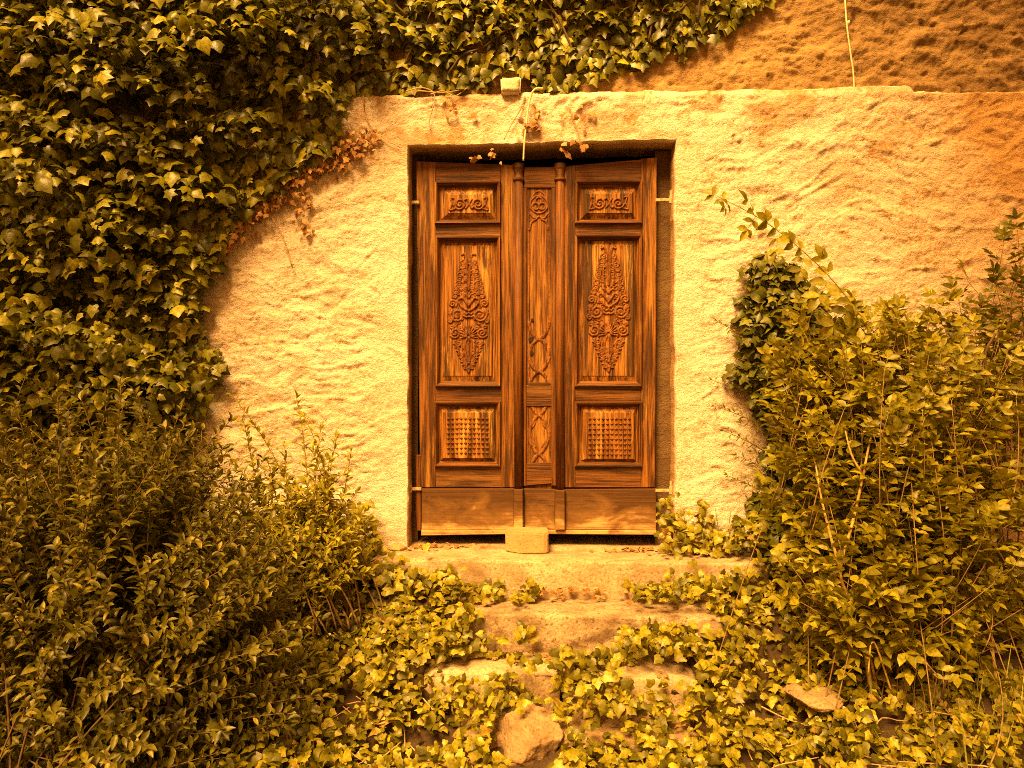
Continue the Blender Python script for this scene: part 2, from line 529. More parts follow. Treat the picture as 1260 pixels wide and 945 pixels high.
def relief_cream(x, z):
    """how far the lower plaster stands proud of y=0 and how stained and darkened its colour is"""
    wx = x + 0.10 * (fbm(x * 3, z * 3, 3) - 0.5) + 0.03 * (fbm(x * 13, z * 13, 4) - 0.5)
    wz = z + 0.10 * (fbm(x * 3, z * 3, 5) - 0.5) + 0.03 * (fbm(x * 13, z * 13, 6) - 0.5)
    def strokes(deg, sd, L, T):
        c, s = math.cos(math.radians(deg)), math.sin(math.radians(deg))
        return ridged((wx * c + wz * s) * L, (-wx * s + wz * c) * T, sd, 3)
    s1, s2, s3 = strokes(32, 21, 4.5, 15), strokes(-18, 31, 4, 14), strokes(5, 41, 6, 22)
    b1 = sstep(0.42, 0.58, fbm(x * 1.7, z * 1.7, 51, 3))
    b2 = sstep(0.45, 0.6, fbm(x * 1.5 + 9, z * 1.5, 61, 3))
    s = s1 * (1 - b1) + s2 * b1
    s = s * (1 - b2 * 0.8) + s3 * b2 * 0.8
    rough = 0.55 + 0.30 * sstep(-0.2, 0.9, x) + 0.25 * sstep(-0.9, -1.6, x)
    def lips(q, sharp):                 # trowelled flakes: flat patches with sharp lower lips
        fr_ = q - np.floor(q)
        return np.floor(q) + sstep(1 - sharp, 1.0, fr_) + 0.25 * fr_, sstep(1 - sharp * 1.6, 1 - sharp * 0.8, fr_) * sstep(1.0, 1 - sharp * 0.3, fr_)
    fl, e1 = lips(fbm(wx * 5.5 + 0.6 * s, wz * 8.5 - 0.9 * s, 73, 5) * 8.0, 0.13)
    fl2, e2 = lips(fbm(wx * 13, wz * 21 + 1.5 * s, 77, 4) * 6.0, 0.16)
    h = 0.014 * (s ** 2 - 0.4) * (0.8 + 0.4 * rough) + 0.0046 * (fl - 4) + 0.0030 * (fl2 - 3) + 0.008 * (fbm(x * 2.2, z * 2.2, 71, 3) - 0.5) + 0.006 * (fbm(x * 30, z * 38, 81, 3) - 0.5) + 0.003 * (vn(x * 85, z * 85, 85) - 0.5)
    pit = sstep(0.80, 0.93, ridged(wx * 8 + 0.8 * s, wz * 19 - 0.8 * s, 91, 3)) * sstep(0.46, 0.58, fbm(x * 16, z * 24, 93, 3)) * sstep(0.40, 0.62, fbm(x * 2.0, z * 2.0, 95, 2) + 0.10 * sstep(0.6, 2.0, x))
    h = h - 0.008 * pit * rough  # pits are darkened in colour as well
    # the plastered lintel stands a little proud, so does the right jamb
    xe, zb = at(1122, 150, 0).x, at(900, 182, 0).z
    lint = sstep(xe + 0.012, xe - 0.012, x + 0.02 * (vn(z * 9, x * 0, 7) - 0.5)) * sstep(zb - 0.022, zb + 0.022, z + 0.05 * (fbm(x * 4, z * 4, 8) - 0.5)) * sstep(-1.3, -1.2, x)
    xj = at(864, 300, 0).x
    jam = sstep(xj + 0.008, xj - 0.008, x + 0.012 * (vn(z * 7, z * 0 + 3.3, 9) - 0.5)) * sstep(0, 0.1, x) * sstep(zb + 0.02, zb - 0.02, z)
    h = h + 0.008 * lint + 0.008 * jam
    # smoother next to the opening
    near = np.maximum(np.maximum(XL - x, x - XR), z - ZT)
    h = h * (0.40 + 0.60 * sstep(0.03, 0.28, near)) * (1 - 0.22 * sstep(0.3, 1.2, x))
    # worn and brown: foot, under the lintel top, right end (plus painted vignette shade)
    dash = (e1 + 0.8 * e2) * sstep(0.47, 0.60, fbm(x * 9, z * 12, 97, 4)) * (0.45 + 0.55 * rough)  # dirt and lip shadow drawn into the colour along flake edges
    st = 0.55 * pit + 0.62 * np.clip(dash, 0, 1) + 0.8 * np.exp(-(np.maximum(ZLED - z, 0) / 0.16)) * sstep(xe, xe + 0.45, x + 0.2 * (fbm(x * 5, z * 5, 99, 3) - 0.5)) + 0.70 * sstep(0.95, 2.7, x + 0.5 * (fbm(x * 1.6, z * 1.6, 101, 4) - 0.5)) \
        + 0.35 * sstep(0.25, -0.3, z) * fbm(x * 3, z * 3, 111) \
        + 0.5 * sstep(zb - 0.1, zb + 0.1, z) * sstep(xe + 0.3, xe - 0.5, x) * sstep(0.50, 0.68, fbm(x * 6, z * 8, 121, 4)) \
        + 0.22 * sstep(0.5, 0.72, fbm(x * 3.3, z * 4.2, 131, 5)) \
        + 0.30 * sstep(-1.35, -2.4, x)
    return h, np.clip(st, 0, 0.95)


def grid_faces(nx, nz, keep=None):
    i, j = np.meshgrid(np.arange(nx - 1), np.arange(nz - 1), indexing='ij')
    if keep is not None:
        i, j = i[keep], j[keep]
    i, j = i.ravel(), j.ravel()
    return np.stack([i * nz + j, (i + 1) * nz + j, (i + 1) * nz + j + 1, i * nz + j + 1], 1)


def with_stain_shade(o, st):
    a = o.data.attributes.new('stain_shade', 'FLOAT', 'POINT')  # value mixes stains with shade painted into the colour
    a.data.foreach_set('value', np.asarray(st, np.float32).ravel())


ax = axis(-2.3, 2.75, 0.0078, -7, 7, (XL, XR))
az = np.array(list(np.arange(-0.85, -0.06, 0.03)) + list(np.arange(-0.06, ZLED - 0.004, 0.0078)) + [ZLED])
az[np.argmin(np.abs(az - ZT))] = ZT
zi0 = np.argmin(np.abs(az))
az[zi0] = -0.02
X, Z = np.meshgrid(ax, az, indexing='ij')
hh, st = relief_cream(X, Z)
inside = (X[:-1, :-1] >= XL - 1e-6) & (X[1:, 1:] <= XR + 1e-6) & (Z[:-1, :-1] >= -0.03) & (Z[1:, 1:] <= ZT + 1e-6)
# ragged rim of the opening
rim = np.exp(-(np.maximum(np.maximum(XL - X, X - XR), np.maximum(Z - ZT, -1)) / 0.03) ** 2)
JX = 0.010 * (fbm(X * 0 + Z * 11, X * 3, 141, 3) - 0.5) * rim
JZ = (0.016 * (fbm(X * 11, Z * 2, 151, 3) - 0.5) + 0.014 * X) * rim * (Z > 1)
# ragged upper edge, a little rounded; the part right of the lintel is lower
edge = np.exp(-((ZLED - Z) / 0.014) ** 2)
JZ = JZ + 0.020 * (fbm(X * 5, X * 0 + 2.2, 161, 4) - 0.5) * edge + 0.008 * X * edge
xe_ = at(1122, 150, 0).x
JZ = JZ - 0.03 * sstep(xe_ - 0.01, xe_ + 0.03, X) * edge
HY = -hh + 0.018 * edge
V = np.stack([X + JX, HY, Z + JZ], -1)
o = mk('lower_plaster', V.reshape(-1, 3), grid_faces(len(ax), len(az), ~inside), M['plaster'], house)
with_stain_shade(o, st)
# the ledge on top of the cream plaster, running back to the upper wall
top = V[:, -1, :]
rows = [top, top + np.array([0, 0.012, 0.006]), top + np.array([0, 0.04, 0.008]), top + np.array([0, 0.11, 0.004])]
L = np.stack(rows, 1)
L[:, 1:, 2] += 0.006 * (vn(L[:, 1:, 0] * 40, L[:, 1:, 1] * 40, 3) - 0.5)
o = mk('plaster_ledge', L.reshape(-1, 3), grid_faces(len(ax), 4), M['plaster'], house)
with_stain_shade(o, 0.25 * fbm(L[..., 0] * 6, L[..., 1] * 6, 7))
# rim faces into the opening
il, ir, it = np.argmin(np.abs(ax - XL)), np.argmin(np.abs(ax - XR)), np.argmin(np.abs(az - ZT))
path = [V[il, j] for j in range(zi0, it)] + [V[i, it] for i in range(il, ir + 1)] + [V[ir, j] for j in range(it - 1, zi0 - 1, -1)]
path = np.array(path)
cen = np.array([(XL + XR) / 2, 0, 1.0])
R = []
for dy, ins in ((0, 0), (0.006, 0.004), (0.018, 0.006), (0.05, 0.006), (0.09, 0.006), (0.13, 0.004), (0.2, 0.0), (0.30, 0.0)):
    p = path.copy()
    p[:, 1] += dy
    side = np.sign(cen[0] - p[:, 0]) * (np.minimum(np.abs(p[:, 0] - XL), np.abs(p[:, 0] - XR)) < 0.02)
    p[:, 0] += side * ins
    p[:, 2] -= (p[:, 2] > ZT - 0.03) * ins
    if dy:
        p[:, 0] += side * 0.012 * (fbm(p[:, 2] * 9, p[:, 1] * 9, 4, 4) - 0.5)
        p[:, 2] += (p[:, 2] > ZT - 0.03) * 0.012 * (fbm(p[:, 0] * 9, p[:, 1] * 9, 5, 4) - 0.5)
    R.append(p)
R = np.stack(R, 1)
o = mk('door_reveal', R.reshape(-1, 3), grid_faces(len(path), R.shape[1]), M['plaster'], house)
with_stain_shade(o, np.clip(0.75 * sstep(0.01, 0.05, R[..., 1]) + 0.25 * fbm(R[..., 2] * 6, R[..., 1] * 12, 9), 0, 1))  # plaster colour darkens with depth into the opening
# inner masonry jambs seen beside the leaves
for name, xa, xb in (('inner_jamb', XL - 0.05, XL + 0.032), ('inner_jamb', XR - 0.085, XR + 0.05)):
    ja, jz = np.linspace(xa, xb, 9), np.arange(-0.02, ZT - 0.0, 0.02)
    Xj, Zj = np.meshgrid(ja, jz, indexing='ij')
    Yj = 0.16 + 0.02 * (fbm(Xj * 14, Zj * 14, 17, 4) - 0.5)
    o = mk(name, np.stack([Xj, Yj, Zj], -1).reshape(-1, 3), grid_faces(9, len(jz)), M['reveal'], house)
    with_stain_shade(o, np.clip(fbm(Xj * 9, Zj * 5, 33, 4), 0, 1))
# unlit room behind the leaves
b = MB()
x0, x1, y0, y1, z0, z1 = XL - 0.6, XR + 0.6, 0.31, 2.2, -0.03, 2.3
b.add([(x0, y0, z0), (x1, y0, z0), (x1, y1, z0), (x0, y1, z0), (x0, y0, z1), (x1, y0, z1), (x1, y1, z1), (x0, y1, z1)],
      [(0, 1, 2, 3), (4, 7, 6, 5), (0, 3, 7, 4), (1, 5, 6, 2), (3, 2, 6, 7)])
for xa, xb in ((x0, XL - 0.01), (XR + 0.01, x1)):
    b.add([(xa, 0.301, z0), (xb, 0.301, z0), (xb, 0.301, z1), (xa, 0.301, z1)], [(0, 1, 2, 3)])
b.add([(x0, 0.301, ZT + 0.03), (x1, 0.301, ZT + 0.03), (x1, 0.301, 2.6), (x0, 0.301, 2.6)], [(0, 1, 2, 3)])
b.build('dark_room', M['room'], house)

# upper wall, set back behind the ledge
az2 = np.array(list(np.arange(ZLED - 0.10, 3.0, 0.0085)) + [3.03, 3.08, 3.15, 3.3, 3.6, 4.1, 4.8])
X2, Z2 = np.meshgrid(ax, az2, indexing='ij')
wx = X2 + 0.16 * (fbm(X2 * 4, Z2 * 4, 203) - 0.5)
wz = Z2 + 0.12 * (fbm(X2 * 4, Z2 * 4, 205) - 0.5)
lump = ridged(wx * 5, wz * 11, 211, 4)
pit2 = sstep(0.74, 0.90, ridged(wx * 8, wz * 16, 221, 4)) * sstep(0.44, 0.56, fbm(X2 * 15, Z2 * 22, 223, 3)) * sstep(0.35, 0.6, fbm(X2 * 2.2, Z2 * 2.2, 225, 2) + 0.12 * sstep(0.8, 2.2, X2))
h2 = 0.030 * (lump - 0.5) + 0.004 * (np.floor(fbm(wx * 9, wz * 17, 237, 4) * 9) + sstep(0.8, 1.0, np.mod(fbm(wx * 9, wz * 17, 237, 4) * 9, 1)) - 4) + 0.005 * (vn(X2 * 80, Z2 * 80, 239) - 0.5) + 0.03 * (fbm(X2 * 3, Z2 * 3, 231, 3) - 0.5) + 0.020 * (fbm(X2 * 24, Z2 * 32, 241, 4) - 0.5) - 0.009 * pit2
st2 = 0.40 * pit2 + 0.75 * sstep(0.9, 2.5, X2 + 0.9 * (fbm(X2 * 1.8, Z2 * 2.4, 251, 4) - 0.5) + 0.5 * (Z2 - 2.5)) * (0.45 + 0.55 * sstep(0.3, 0.6, fbm(X2 * 7, Z2 * 11, 255, 4))) \
    + 0.2 * fbm(X2 * 5, Z2 * 7, 261, 4)  # top right corner darker: brown stains plus vignette shade put into colour
o = mk('upper_plaster', np.stack([X2, 0.048 - 0.014 * sstep(at(1110, 150, 0).x, at(1110, 150, 0).x + 0.3, X2 + 0.1 * (fbm(X2 * 4, Z2 * 4, 271) - 0.5)) - h2, Z2], -1).reshape(-1, 3), grid_faces(len(ax), len(az2)), M['upper'], house)
with_stain_shade(o, np.clip(st2, 0, 0.97))

# ------------------------------------------------------------------ ground and steps
SX0, SX1 = at(452, 690, -0.26).x, at(948, 690, -0.26).x
STEPS = [  # x0, x1, front y, back y, top z, bottom z
    (SX0, SX1, -0.262, 0.60, 0.0, -0.50),
    (at(556, 757, -0.55).x, at(905, 757, -0.55).x, -0.55, -0.20, -0.178, -0.60),
    (at(520, 828, -0.80).x, at(690, 828, -0.80).x, -0.79, -0.50, -0.345, -0.75),
    (at(694, 828, -0.80).x, at(862, 828, -0.80).x, -0.82, -0.50, -0.352, -0.75),
    (at(560, 880, -1.0).x, at(862, 880, -1.0).x, -1.02, -0.74, -0.505, -0.9)]


def terrain(x, y):
    z = np.interp(-y, [-3, 0, 0.26, 0.55, 0.8, 1.1, 2.0, 4.0, 8, 60], [-0.06, -0.06, -0.11, -0.29, -0.46, -0.60, -0.70, -0.78, -0.85, -1.2])
    return z + 0.07 * (fbm(x * 1.7, y * 1.7, 301, 4) - 0.5) + 0.06 * sstep(0.9, 2.0, np.abs(x))


def surf(x, y):
    z = terrain(x, y)
    for x0, x1, yf, yb, zt, zb in STEPS:
        m = (x > x0) & (x < x1) & (y > yf) & (y < yb)
        z = np.where(m, np.maximum(z, zt), z)
    return z


gx = axis(-3.5, 3.5, 0.05, -70, 70)
gy = np.array([-70, -50, -35, -25, -18, -13, -10, -8, -6.5, -5.5, -4.8] + list(np.arange(-4.3, 0.31, 0.05)))
GX, GY = np.meshgrid(gx, gy, indexing='ij')
GZ = terrain(GX, GY)
instep = np.zeros_like(GX, bool)
for x0, x1, yf, yb, zt, zb in STEPS:
    instep |= (GX > x0 + 0.02) & (GX < x1 - 0.02) & (GY > yf + 0.03)
GZ = np.where(instep, GZ - 0.25, GZ)
mk('ground', np.stack([GX, GY, GZ], -1).reshape(-1, 3), grid_faces(len(gx), len(gy)), M['soil'], None, kind='structure')

stairs = thing('stone_steps', 'worn pale stone steps half overgrown with ivy below the old door', 'steps', (0, -0.5, -0.5))


def make_step(x0, x1, yf, yb, zt, zb, mat, seed, rough, tilt=0.0):
    n = int((x1 - x0) / 0.012) + 2
    xs = np.linspace(x0, x1, n)
    r = 0.013
    prof = [(yf + 0.004, zb)] + [(yf, zb + (zt - r - zb) * k / 9) for k in range(1, 10)]
    prof += [(yf + r - r * math.cos(a), zt - r + r * math.sin(a)) for a in (0.4, 0.8, 1.2, 1.57)]
    nb = int((min(yb, 0.2) - yf) / 0.014)
    prof += [(yf + r + (min(yb, 0.2) - yf - r) * k / nb, zt) for k in range(1, nb + 1)]
    if yb > 0.2:
        prof.append((yb, zt))
    pr = np.array(prof)
    s = np.concatenate([[0], np.cumsum(np.hypot(*np.diff(pr, axis=0).T))])
    nrm = np.gradient(pr, axis=0)
    nrm = np.stack([-nrm[:, 1], nrm[:, 0]], 1) / np.maximum(1e-9, np.hypot(nrm[:, 0], nrm[:, 1]))[:, None]
    XX, SS = np.meshgrid(xs, s, indexing='ij')
    d = rough * (0.9 * (fbm(XX * 4, SS * 6, seed, 4) - 0.5) + 0.7 * (fbm(XX * 18, SS * 18, seed + 9, 4) - 0.5))
    # chipped nosing
    nose = np.exp(-((SS - s[11]) / 0.02) ** 2)
    d = d - rough * 1.1 * nose * sstep(0.5, 0.75, fbm(XX * 9, SS * 0, seed + 5, 3))
    # rounded, ragged ends
    e = np.minimum(XX - x0, x1 - XX)
    Y = pr[None, :, 0] + nrm[None, :, 0] * d + 0.03 * np.exp(-(e / 0.03) ** 2) * (SS < s[13])
    Zz = pr[None, :, 1] + nrm[None, :, 1] * d - 0.02 * np.exp(-(e / 0.03) ** 2) + tilt * (XX - (x0 + x1) / 2)
    m = len(prof)
    F_ = [tuple(f) for f in grid_faces(n, m)]
    Vv = np.stack([XX + 0.02 * (fbm(SS * 9, XX * 0, seed, 3) - 0.5), Y, Zz], -1).reshape(-1, 3).tolist()
    a, c = len(Vv), len(Vv) + 1
    Vv += [(x0, yb, zb), (x1, yb, zb)]
    F_.append(tuple([a] + list(range(m))))
    F_.append(tuple([c] + list(range((n - 1) * m, n * m))[::-1]))
    return mk('step', Vv, F_, mat, stairs)


for k, (sp, mt, rg, tl) in enumerate(zip(STEPS, (M['step'], M['step2'], M['step'], M['step'], M['rock']), (0.008, 0.014, 0.02, 0.02, 0.04), (-0.006, -0.008, 0.02, -0.02, 0.01))):
    s_ = make_step(*sp, mt, 400 + 31 * k, rg, tl)
    if k == 1:
        s_['label'] = 'step with dark mossy riser'


def stone(name, c, sx, sy, sz, seed, mat, parent=None, sub=5, lump=0.35, flat=0.0):
    import bmesh
    bm = bmesh.new()
    bmesh.ops.create_icosphere(bm, subdivisions=sub, radius=1)
    Vv, of = [], Vector((seed * 3.1, seed * 1.7, seed))
    rs = random.Random(seed)
    cuts = [(Vector((rs.gauss(0, 1), rs.gauss(0, 1), rs.gauss(0, 1))).normalized(), rs.uniform(0.62, 0.85)) for _ in range(13)] + [(Vector((0.1, -0.15, 1)).normalized(), 0.72)]
    for v in bm.verts:
        p = v.co.copy()
        q = Vector((math.copysign(abs(p.x) ** 0.6, p.x), math.copysign(abs(p.y) ** 0.6, p.y), math.copysign(abs(p.z) ** 0.6, p.z)))
        d = 1 + lump * mnoise.noise(p * 1.1 + of) + 0.14 * mnoise.noise(p * 3 + of) + 0.07 * mnoise.noise(p * 8 + of)
        q = p * (1 + 0.12 * mnoise.noise(p * 1.1 + of))
        for pn_, pd_ in cuts:
            e_ = q.dot(pn_) - pd_
            if e_ > 0:
                q = q - pn_ * (e_ * 0.93)
        q = q * (1.12 + 0.07 * mnoise.noise(p * 3.3 + of) + 0.05 * mnoise.noise(p * 9 + of) + 0.025 * mnoise.noise(p * 24 + of))
        Vv.append((c[0] + q.x * sx, c[1] + q.y * sy, c[2] + q.z * sz))
    Fc = [tuple(v.index for v in f.verts) for f in bm.faces]
    bm.free()
    return mk(name, Vv, Fc, mat, parent)


p = at(648, 912, -1.02)
tag(stone('boulder', (p.x, -1.0, p.z - 0.02), 0.13, 0.12, 0.15, 41, M['rock'], lump=0.3), 'rounded brown boulder in the ivy at the foot of the steps', 'boulder')
p = at(1012, 862, -1.0)
tag(stone('flat_stone', (p.x, -0.90, p.z - 0.02), 0.10, 0.12, 0.030, 17, M['rock']), 'flat stone lying in the ivy below the rose canes', 'stone')
p = at(872, 774, -0.62)
tag(stone('dark_stone', (p.x, -0.58, p.z - 0.02), 0.062, 0.08, 0.045, 21, M['rock_dark']), 'dark grey stone at the right end of the steps', 'stone')
p = at(1018, 768, -0.6)
tag(stone('square_stone', (p.x, -0.52, p.z), 0.05, 0.06, 0.07, 26, M['rock']), 'small square brown stone behind the thin rose canes', 'stone')
p = at(492, 668, 0.0)
tag(stone('pebble', (p.x, -0.05, 0.018), 0.05, 0.03, 0.018, 33, M['block']), 'small flat stone on top step by the left door jamb', 'stone')

# the block wedged under the leaves and the little white block on the lintel
def chunk(name, x0, x1, y0, y1, z0, z1, mat, seed, r=0.008, wob=0.006):
    import bmesh
    bm = bmesh.new()
    bmesh.ops.create_cube(bm, size=1)
    for v in bm.verts:
        v.co = Vector(((x0 + x1) / 2 + v.co.x * (x1 - x0), (y0 + y1) / 2 + v.co.y * (y1 - y0), (z0 + z1) / 2 + v.co.z * (z1 - z0)))
    bmesh.ops.bevel(bm, geom=list(bm.edges), offset=r, segments=2, affect='EDGES')
    bmesh.ops.subdivide_edges(bm, edges=list(bm.edges), cuts=3, use_grid_fill=True)
    bm.verts.index_update()
    Vv = [tuple(v.co + mnoise.noise_vector(v.co * 14 + Vector((seed, 0, 0))) * wob + mnoise.noise_vector(v.co * 50) * wob * 0.3) for v in bm.verts]
    Fc = [tuple(v.index for v in f.verts) for f in bm.faces]
    bm.free()
    return mk(name, Vv, Fc, mat)


p0, p1 = at(621, 682, -0.10), at(675, 656, -0.10)
import bmesh
def wedge():
    # a brick-shaped block with its left front corner cut off
    x0, x1, z0, z1 = p0.x, p1.x, 0.001, p1.z
    xm = x0 + (x1 - x0) * 0.36
    out = [(x0 + 0.002, -0.055), (xm, -0.112), (x1 - 0.014, -0.100), (x1, -0.085), (x1 - 0.002, 0.07), (x0, 0.07)]
    bm = bmesh.new()
    lo = [bm.verts.new((x, y, z0)) for x, y in out]
    hi = [bm.verts.new((x, y, z1 + (0.004 if i < 2 else -0.002))) for i, (x, y) in enumerate(out)]
    bm.faces.new(lo[::-1]); bm.faces.new(hi)
    for i in range(6):
        j = (i + 1) % 6
        bm.faces.new((lo[i], lo[j], hi[j], hi[i]))
    bmesh.ops.bevel(bm, geom=list(bm.edges), offset=0.006, segments=2, affect='EDGES')
    bmesh.ops.triangulate(bm, faces=list(bm.faces))
    bmesh.ops.subdivide_edges(bm, edges=list(bm.edges), cuts=2, use_grid_fill=True)
    bm.verts.index_update()
    Vv = [tuple(v.co + mnoise.noise_vector(v.co * 22) * 0.0025) for v in bm.verts]
    Fc = [tuple(v.index for v in f.verts) for f in bm.faces]
    bm.free()
    return mk('door_block', Vv, Fc, M['block'], smooth=False)
tag(wedge(), 'pale brick shaped block set on the top step against the door', 'block')
p0, p1 = at(617, 117, 0.03), at(641, 101, 0.03)
tag(chunk('white_block', p0.x, p1.x, -0.040, 0.040, ZLED - 0.01, p1.z, M['white_block'], 3), 'small white block standing on the plaster ledge above the door', 'block')

# ------------------------------------------------------------------ the two door leaves
def leafthing(px, label):
    q = at(px, 657, YD)
    return thing('door_leaf', label, 'door leaf', (q.x, YD, q.z), 'leaves of the old double door')


LA = leafthing(576, 'left wooden door leaf, the narrower one without keyholes, with carved panels')
LB = leafthing(728, 'right wooden door leaf, the wider one with keyholes and interlaced carving')
S_PX = 4.085 / F                                     # metres per photo pixel on the door plane


def board(name, c, mat, parent, proud=0.0, thick=0.045, ch=0.003):
    return MB().quad(c, YD - proud, YD - proud + thick, ch).build(name, M[mat], parent)


def rect(x0, y0, x1, y1):
    return [(x0, y0), (x1, y0), (x1, y1), (x0, y1)]


def moulding(name, r, prof, mat, parent):
    """mitred frame round the photo rectangle r; prof = (inset, proud) pairs in metres"""
    x0, y0, x1, y1 = r
    A, B = at(x0, y1, YD), at(x1, y0, YD)
    V, Fc = [], []
    for ins, pr in prof:
        V += [(A.x + ins, YD - pr, A.z + ins), (B.x - ins, YD - pr, A.z + ins), (B.x - ins, YD - pr, B.z - ins), (A.x + ins, YD - pr, B.z - ins)]
    for k in range(len(prof) - 1):
        for i in range(4):
            j = (i + 1) % 4
            Fc.append((k * 4 + i, k * 4 + j, k * 4 + 4 + j, k * 4 + 4 + i))
    o_ = mk(name, V, Fc, M['wood_h'], parent, smooth=False)
    o_.data.materials.append(M['wood_v'])
    for q_ in o_.data.polygons:
        q_.material_index = q_.index % 2
    return o_


def carve(name, r, strokes, blobs, base, amp, mat, parent, res=0.0022):
    """relief cut from strokes [(points px, width px, height)] and blobs [(x, y, radius px, height)]; r in photo px"""
    x0, y0, x1, y1 = r
    nx, ny = int((x1 - x0) * S_PX / res), int((y1 - y0) * S_PX / res)
    gx_, gy_ = np.linspace(x0, x1, nx), np.linspace(y0, y1, ny)
    PX, PY = np.meshgrid(gx_, gy_, indexing='ij')
    Hh = np.zeros_like(PX)
    for pts, w, hgt in strokes:
        pts = np.asarray(pts, float)
        D = np.full_like(PX, 1e9)
        for a, b_ in zip(pts[:-1], pts[1:]):
            d = b_ - a
            L2 = max(1e-9, (d * d).sum())
            t = np.clip(((PX - a[0]) * d[0] + (PY - a[1]) * d[1]) / L2, 0, 1)
            D = np.minimum(D, (PX - a[0] - t * d[0]) ** 2 + (PY - a[1] - t * d[1]) ** 2)
        Hh = np.maximum(Hh, hgt * np.sqrt(np.clip(1 - D / (w * w), 0, 1)))
    for bx, by, br, hgt in blobs:
        D = (PX - bx) ** 2 + (PY - by) ** 2
        Hh = np.maximum(Hh, hgt * np.sqrt(np.clip(1 - D / (br * br), 0, 1)))
    carve.seed = getattr(carve, 'seed', 0) + 13
    Hh = Hh * (0.62 + 0.62 * fbm(PX / 2.6, PY / 3.4, 700 + carve.seed, 3)) * (0.8 + 0.35 * fbm(PX / 9, PY / 14, 750 + carve.seed, 2))
    A, B = at(x0, y1, YD), at(x1, y0, YD)
    Xw = A.x + (PX - x0) / (x1 - x0) * (B.x - A.x)
    Zw = B.z + (PY - y0) / (y1 - y0) * (A.z - B.z)
    Yw = YD - base - amp * Hh + 0.0012
    keep = (Hh[:-1, :-1] + Hh[1:, :-1] + Hh[:-1, 1:] + Hh[1:, 1:]) > 0
    Fc = grid_faces(nx, ny, keep)
    used, inv = np.unique(Fc, return_inverse=True)
    Vv = np.stack([Xw, Yw, Zw], -1).reshape(-1, 3)[used]
    return mk(name, Vv, inv.reshape(Fc.shape)[:, ::-1].copy(), M[mat], parent)


def spiral(cx, cy, r0, r1, a0, turns, n=26):
    out = []
    for k in range(n):
        t = k / (n - 1)
        a = a0 + turns * 2 * math.pi * t
        r = r0 + (r1 - r0) * t
        out.append((cx + r * math.cos(a), cy + r * math.sin(a)))
    return out


def curve2(pts, n=7):
    return [(p.x, p.y) for p in catmull([(a, b_, 0) for a, b_ in pts], n)]


